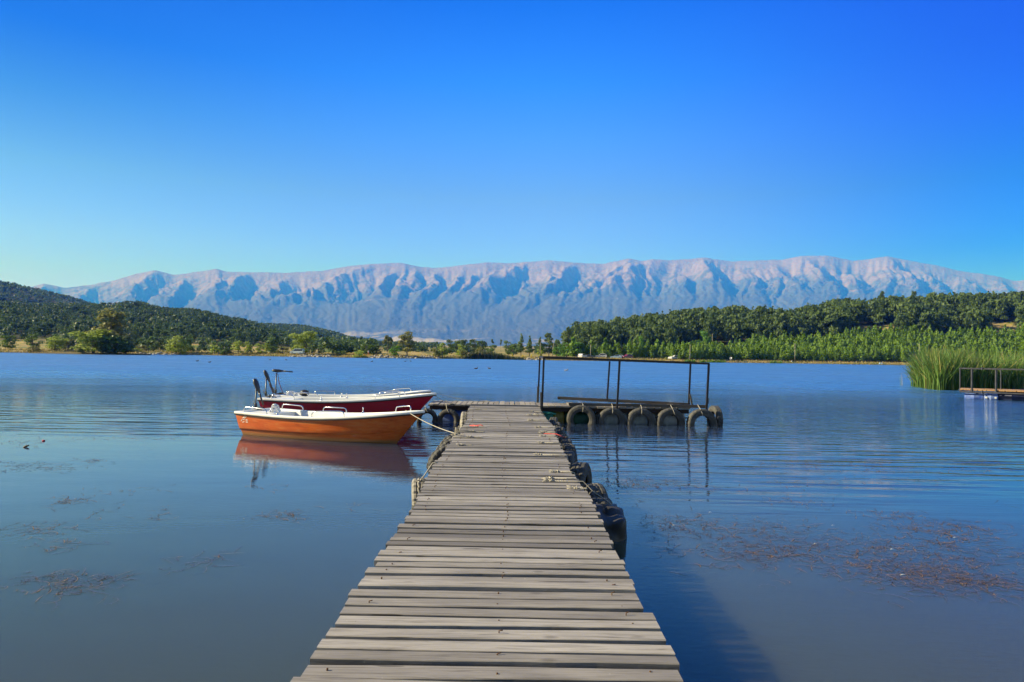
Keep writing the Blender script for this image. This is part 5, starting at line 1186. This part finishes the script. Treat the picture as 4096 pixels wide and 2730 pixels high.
# ------------------------------------------------------------------ vehicles on the far bank
M_GLASS = simple('car_glass', (.015, .018, .022), None, 3, .08, 0, .6); M_TIREC = simple('car_tyre', (.012, .012, .012), None, 3, .8); M_RIM = simple('car_rim', (.45, .45, .46), None, 3, .3, .8); M_LAMP = simple('car_lamp_glass', (.7, .7, .68), None, 3, .1); M_TAIL = simple('car_tail_glass', (.35, .01, .01), None, 3, .2)
def car(u, Y, rz, kind, paint, label, nm='parked_car'):
    pm_ = simple('paint_' + label.split()[0] + '_%d' % int(u), paint, tuple(c * .92 for c in paint), 2, .3, 0, .5, coat=.6)
    x = (u - 2048) / F * Y; t = thing(nm, label, 'van' if kind == 'van' else 'car', (x, Y, terr1(u, Y)), rz, 'vehicles parked on the far bank')
    if kind == 'van': L, W, pr, cab = 4.4, 1.78, [(-2.15, .35), (-2.2, .9), (-2.1, 1.75), (-1.9, 1.88), (.5, 1.86), (.75, 1.78), (1.35, 1.12), (2.05, .98), (2.2, .75), (2.2, .35)], [(-1.95, 1.15), (-1.9, 1.68), (.55, 1.68), (1.2, 1.15)]
    elif kind == 'suv': L, W, pr, cab = 4.5, 1.85, [(-2.2, .38), (-2.25, .95), (-2.05, 1.25), (-1.75, 1.62), (-1.3, 1.70), (.2, 1.68), (.95, 1.15), (2.0, 1.02), (2.22, .8), (2.22, .38)], [(-1.9, 1.12), (-1.6, 1.54), (.15, 1.55), (.78, 1.12)]
    else: L, W, pr, cab = 4.3, 1.75, [(-2.1, .32), (-2.15, .85), (-2.0, 1.02), (-1.5, 1.08), (-.95, 1.42), (.15, 1.44), (.9, .98), (1.95, .85), (2.12, .65), (2.12, .32)], [(-1.35, 1.0), (-.9, 1.33), (.12, 1.34), (.72, .98)]
    m = MB(); n = len(pr); vv = []
    for k, (yy, in_) in enumerate(((-W / 2, 1), (-W / 2 + .05, 0), (W / 2 - .05, 0), (W / 2, 1))):
        for (px, pz) in pr: tk = .10 * max(0, pz - .95) * (1 if k in (0, 1) else -1); vv.append((px * (.985 if in_ else 1), yy + tk * 1.4, pz - (.03 if in_ and pz > .8 else 0)))
    ff = [(k * n + i, k * n + (i + 1) % n, (k + 1) * n + (i + 1) % n, (k + 1) * n + i) for k in range(3) for i in range(n)] + [tuple(range(n))[::-1], tuple(3 * n + i for i in range(n))]
    m.add(vv, ff, False); m.build('body', pm_, t)
    for s_ in (-1, 1):
        m = MB(); w_ = W / 2; q = [(px, s_ * (w_ - .14 * max(0, pz - .95) + .006), pz) for px, pz in cab]; m.add(q + [(a, b - s_ * .02, c) for a, b, c in q], [(0, 1, 2, 3), (0, 4, 5, 1), (1, 5, 6, 2), (2, 6, 7, 3), (3, 7, 4, 0)]); m.build('side_window', M_GLASS, t)
    wa, wb = (cab[-1][0] + .10, cab[-1][1] + .02), (cab[-2][0] + .08, cab[-2][1] + .04); m = MB(); m.add([(wa[0], -.68, wa[1]), (wa[0], .68, wa[1]), (wb[0], .58, wb[1]), (wb[0], -.58, wb[1]), (wa[0] + .02, -.68, wa[1] + .03), (wa[0] + .02, .68, wa[1] + .03), (wb[0] + .03, .58, wb[1] + .02), (wb[0] + .03, -.58, wb[1] + .02)], [(0, 1, 2, 3), (4, 5, 6, 7), (0, 1, 5, 4), (2, 3, 7, 6), (0, 3, 7, 4), (1, 2, 6, 5)]); m.build('windscreen', M_GLASS, t)
    for sx in (-1.32, 1.36):
        for s_ in (-1, 1):
            m = MB(); Mx = Matrix.Rotation(R(90), 4, 'X'); Mx.translation = Vector((sx, s_ * (W / 2 - .09), .32)); m.lathe([(.20, -.10), (.31, -.10), (.33, -.06), (.33, .06), (.31, .10), (.20, .10)], 18, Mx, True, False); wh = m.build('wheel', M_TIREC, t)
            m = MB(); m.lathe([(0, -.105 if s_ > 0 else .105), (.20, -.09 if s_ > 0 else .09)], 14, Mx, False, False); m.build('rim', M_RIM, wh)
    for s_ in (-.62, .62):
        m = MB(); m.box((pr[-2][0] + .0, s_, pr[-2][1] - .04), (.06, .34, .14)); m.build('headlight', M_LAMP, t); m = MB(); m.box((pr[1][0] + .02, s_, pr[1][1] - .02), (.08, .24, .2)); m.build('tail_light', M_TAIL, t)
    return t
c5_ = c5
def cary(px, off): return float(shore(px)) + off
for (cf, x, off, deg, kind, paint, lab) in ((c4, 685, 6.5, 172, 'van', (.42, .50, .52), 'pale grey van parked under the big round willow'), (c5, 1237, 14, 60, 'suv', (.62, .62, .64), 'white car parked by itself at the left of the car row'), (c5, 1290, 17, 20, 'sedan', (.05, .05, .06), 'dark car in the shade beside the white one'),
        (c5, 1382, 19, 175, 'suv', (.58, .58, .58), 'white car in shade under the trees'), (c5, 1502, 12, 165, 'sedan', (.22, .32, .46), 'blue grey car left of the dark red one'), (c5, 1532, 13.5, 160, 'sedan', (.48, .55, .62), 'pale blue car squeezed between the blue grey and dark red ones'), (c5, 1588, 11.5, 205, 'suv', (.16, .012, .018), 'dark red car with bright front at the far bank'), (c5, 1953, 9, 215, 'suv', (.55, .55, .55), 'silver white car alone on the dry grass')):
    px, _ = cf(x, 0); car(px, cary(px, off), R(deg), kind, paint, lab, 'parked_van' if kind == 'van' else 'parked_car')
# poles
M_POLE = simple('grey_pole_wood', (.34, .29, .23), (.22, .19, .15), 3, .9)
for (cf, x, yt, off, lean, lab) in ((c5, 1012, 418, 22, .10, 'leaning wooden pole by the broad pine'), (c5, 905, 432, 22, 0, 'wooden pole before the grey green pine'), (c5, 1300, 450, 16, 0, 'rusty tall pole among the trees by the cars'), (c5, 2080, 448, 4, .01, 'tall pale pole on the bank right of the silver car'), (c6, 690, 500, 6, 0, 'tall pole before the plantation right of the two walkers'),
        (c6, 1592, 500, 6, 0, 'tall pole beside the left edge of the reed bed'), (c6, 90, 428, 30, 0, 'short pole up among the young pines'), (c6, 350, 318, 95, .0, 'bare pale trunk standing in the old pines')):
    px, py = cf(x, yt); Yq = cary(px, off); z0 = terr1(px, Yq); top = P(px, py, Yq); m = MB(); m.tube([(0, 0, -.2), (lean * (top.z - z0) * .5, 0, (top.z - z0) * .5), (lean * (top.z - z0), 0, top.z - z0)], [.13, .11, .08], 8); m.tube([(lean * (top.z - z0) - .02, -.5, top.z - z0 - .3), (lean * (top.z - z0), .5, top.z - z0 - .3)], .05, 6)
    o = m.build('wooden_pole', M_POLE); o.location = (top.x - lean * (top.z - z0), Yq, z0); tag(o, lab, 'pole', 'poles on the far bank')
# yellow flower spikes
M_YFL = simple('yellow_flowers', (.62, .46, .02), (.45, .36, .03), 9, .8)
for (x, lab) in ((686, 'left one of three yellow flower spikes on the far bank'), (768, 'shortest yellow flower spike between the other two'), (838, 'right one of three yellow flower spikes on the far bank')):
    px, py = c5(x, 515); Yq = cary(px, 3); t = thing('flower_spike', lab, 'plant', ((px - 2048) / F * Yq, Yq, terr1(px, Yq)), 0, 'yellow flower spikes')
    m = MB(); m.tube([(0, 0, -.1), (.02, 0, .8), (0, 0, 1.5)], .03, 5); m.build('stem', LM['young'], t); m = MB(); h_ = .8 if x == 768 else 1.2
    for k in range(40): m.ico((rs_.uniform(-.22, .22) * (1 - k / 60), rs_.uniform(-.2, .2), .7 + h_ * k / 40), (.10, .10, .12), 1)
    m.build('blossoms', M_YFL, t)
# white hut roof among the pines, white cone on the bank
px, py = c6(2052, 392); Yq = 372; p = P(px, py, Yq); t = thing('hut', 'little white hut half hidden among the pines on the right hill', 'hut', (p.x, Yq, terr1(px, Yq)), .3)
m = MB(); m.box((0, 0, (p.z - terr1(px, Yq)) / 2), (2.0, 2.0, (p.z - terr1(px, Yq)) + .8)); m.build('wall', M_GEL, t); zt = (p.z - terr1(px, Yq)) + .4
m = MB(); m.add([(-1.3, -1.3, zt), (1.3, -1.3, zt), (1.3, 1.3, zt), (-1.3, 1.3, zt), (-1.3, 0, zt + .7), (1.3, 0, zt + .7)], [(0, 1, 5, 4), (2, 3, 4, 5), (0, 4, 3), (1, 2, 5), (0, 3, 2, 1)]); m.build('roof', simple('red_roof_tile', (.35, .10, .06), None, 9, .8), t); m = MB(); m.box((.2, -1.015, zt - .9), (.7, .05, .9)); m.build('window', M_GLASS, t)
px, py = c6(668, 622); Yq = cary(px, 5); m = MB(); m.ico((0, 0, .2), (.32, .22, .22), 2, .3, 4); o = m.build('white_boulder', M_WHITEP); o.location = ((px - 2048) / F * Yq, Yq, terr1(px, Yq)); tag(o, 'small bright white boulder on the right bank grass', 'boulder')
# ------------------------------------------------------------------ people
def person(u, Y, h, rz, pose, top, legs, label, group):
    x = (u - 2048) / F * Y; t = thing('person', label, 'person', (x, Y, terr1(u, Y)), rz, group); k = h / 1.75
    if pose == 'stand': J = [(0, 0, .95), (0, 0, 1.2), (0, 0, 1.42), (0, 0, 1.52), (0, .02, 1.66), (.19, 0, 1.40), (.26, .02, 1.12), (.27, .10, .88), (-.19, 0, 1.40), (-.26, 0, 1.12), (-.25, .08, .88), (.10, 0, .90), (.12, .03, .50), (.12, -.02, .06), (.12, .14, .04), (-.10, 0, .90), (-.13, -.03, .50), (-.14, -.08, .06), (-.14, .08, .04)]
    else: J = [(0, 0, .34), (0, .10, .58), (0, .22, .80), (0, .26, .90), (0, .32, 1.03), (.19, .22, .78), (.24, .40, .56), (.16, .60, .50), (-.19, .22, .78), (-.24, .40, .56), (-.14, .60, .50), (.11, .02, .32), (.16, .42, .46), (.14, .28, .06), (.14, .44, .04), (-.11, .02, .32), (-.17, .42, .46), (-.15, .28, .06), (-.15, .44, .04)]
    E = [(0, 1), (1, 2), (2, 3), (3, 4), (2, 5), (5, 6), (6, 7), (2, 8), (8, 9), (9, 10), (0, 11), (11, 12), (12, 13), (13, 14), (0, 15), (15, 16), (16, 17), (17, 18)]
    Rd = [.15, .14, .15, .06, .11, .075, .05, .04, .075, .05, .04, .10, .07, .05, .045, .10, .07, .05, .045]
    me = bpy.data.meshes.new('body'); me.from_pydata([tuple(c * k for c in j) for j in J], E, []); o = bpy.data.objects.new('body', me); COL.objects.link(o); o.parent = t
    md = o.modifiers.new('skin', 'SKIN'); 
    for i, v in enumerate(me.skin_vertices[0].data): v.radius = (Rd[i] * k, Rd[i] * k)
    me.skin_vertices[0].data[0].use_root = True; sd = o.modifiers.new('sub', 'SUBSURF'); sd.levels = 1; sd.render_levels = 1
    n = NT('clothes_%d' % int(u)); sp = n.new('ShaderNodeSeparateXYZ'); n.link(n.coord('Object'), sp.inputs[0]); z = sp.outputs[2]; hip = J[0][2] * k; nk = J[3][2] * k - .03
    c = n.mix(n.math('GREATER_THAN', z, hip), legs, top); c = n.mix(n.math('GREATER_THAN', z, nk), c, (.45, .27, .19)); n.base(c); n.set(.8); me.materials.append(n.m)
    m = MB(); hd = Vector(J[4]) * k; m.ico((hd.x, hd.y - .02, hd.z + .05), (.115, .125, .09), 2); m.build('hair', M_MOTOR, t); return t
for (cf, x, off, h, rz, pose, top, legs, lab) in ((c6, 222, 5, 1.7, .4, 'stand', (.75, .75, .73), (.5, .48, .45), 'left walker in white standing on the right bank'), (c6, 230, 5.6, 1.65, 2.0, 'stand', (.72, .72, .72), (.12, .12, .15), 'right walker in white top and dark trousers on the right bank'),
        (c6, 1310, 1.6, 1.7, 1.9, 'sit', (.42, .62, .80), (.10, .12, .2), 'angler in pale blue crouching at the waterline of the right bank'), (c6, 1321, 2.4, 1.6, 3.4, 'sit', (.30, .38, .55), (.06, .06, .08), 'second angler in darker blue sitting behind the one in pale blue'),
        (c4, 1352, 7, 1.7, 1.0, 'stand', (.70, .62, .58), (.4, .1, .1), 'lone person in pale top between the two dark round trees')):
    px, _ = cf(x, 0); person(px, cary(px, off), h, rz, pose, top, legs, lab, 'people on the far bank')
# ------------------------------------------------------------------ waterbirds
M_DUCK = simple('brown_plumage', (.10, .075, .055), (.05, .04, .03), 20, .8); M_DUCKW = simple('pale_plumage', (.42, .38, .33), (.26, .22, .18), 20, .8)
for (px, py, rz, mt, lab) in ((2265, 1484, 0, M_DUCKW, 'pale waterbird swimming inside the view of the steel frame'), (1904, 1477, .3, M_DUCK, 'duck on open water left of the steel frame, one of a loose pair'), (1957, 1476, 2.9, M_DUCK, 'smaller duck on open water nearest the steel frame post'), (1488, 1448, .2, M_DUCK, 'dark waterbird with raised neck below the two dark trees'), (1621, 1447, .1, M_DUCK, 'far duck below the tallest olive tree'), (1643, 1447, 3.0, M_DUCK, 'second far duck below the tallest olive tree'),
        (1080, 1441, 0, M_DUCK, 'far duck below the pale poplars, left one'), (1144, 1442, 3.1, M_DUCK, 'far duck below the parked van'), (789, 1446, .5, M_DUCK, 'duck on the left water, left of two'), (838, 1451, .2, M_DUCK, 'duck on the left water, right of two')):
    p = V(px, py, 0); t = thing('duck', lab, 'duck', tuple(p), rz, 'waterbirds on the lake'); m = MB(); sc_ = 1.15
    m.tube([(-.24 * sc_, 0, .09), (-.17 * sc_, 0, .07), (-.05, 0, .06), (.08, 0, .06), (.15, 0, .09), (.17, 0, .16), (.175, 0, .21), (.20, 0, .235)], [.01, .05, .085, .09, .06, .032, .038, .028], 10); m.build('body', mt, t); m = MB(); m.lathe([(.018, 0), (.016, .03), (.004, .06)], 8, Matrix.Translation((.22, 0, .23)) @ Matrix.Rotation(R(92), 4, 'Y')); m.build('beak', M_YFL, t)

# ------------------------------------------------------------------ haze
def haze_mat():
    n = NT('haze_air'); n.n.remove(n.b)
    pv = n.new('ShaderNodeVolumePrincipled')
    pv.inputs['Color'].default_value = (.020, .155, 1.0, 1)
    pv.inputs['Density'].default_value = HAZE
    pv.inputs['Anisotropy'].default_value = 0.0
    if 'Absorption Color' in pv.inputs: pv.inputs['Absorption Color'].default_value = (1, 1, 1, 1)
    n.link(pv.outputs[0], n.o.inputs['Volume']); return n.m
HAZE = 0.000125
hb = MB(); hb.box((0, 12150, 1498), (47000, 26000, 3004)); tag(hb.build('haze', haze_mat()), kind='stuff')
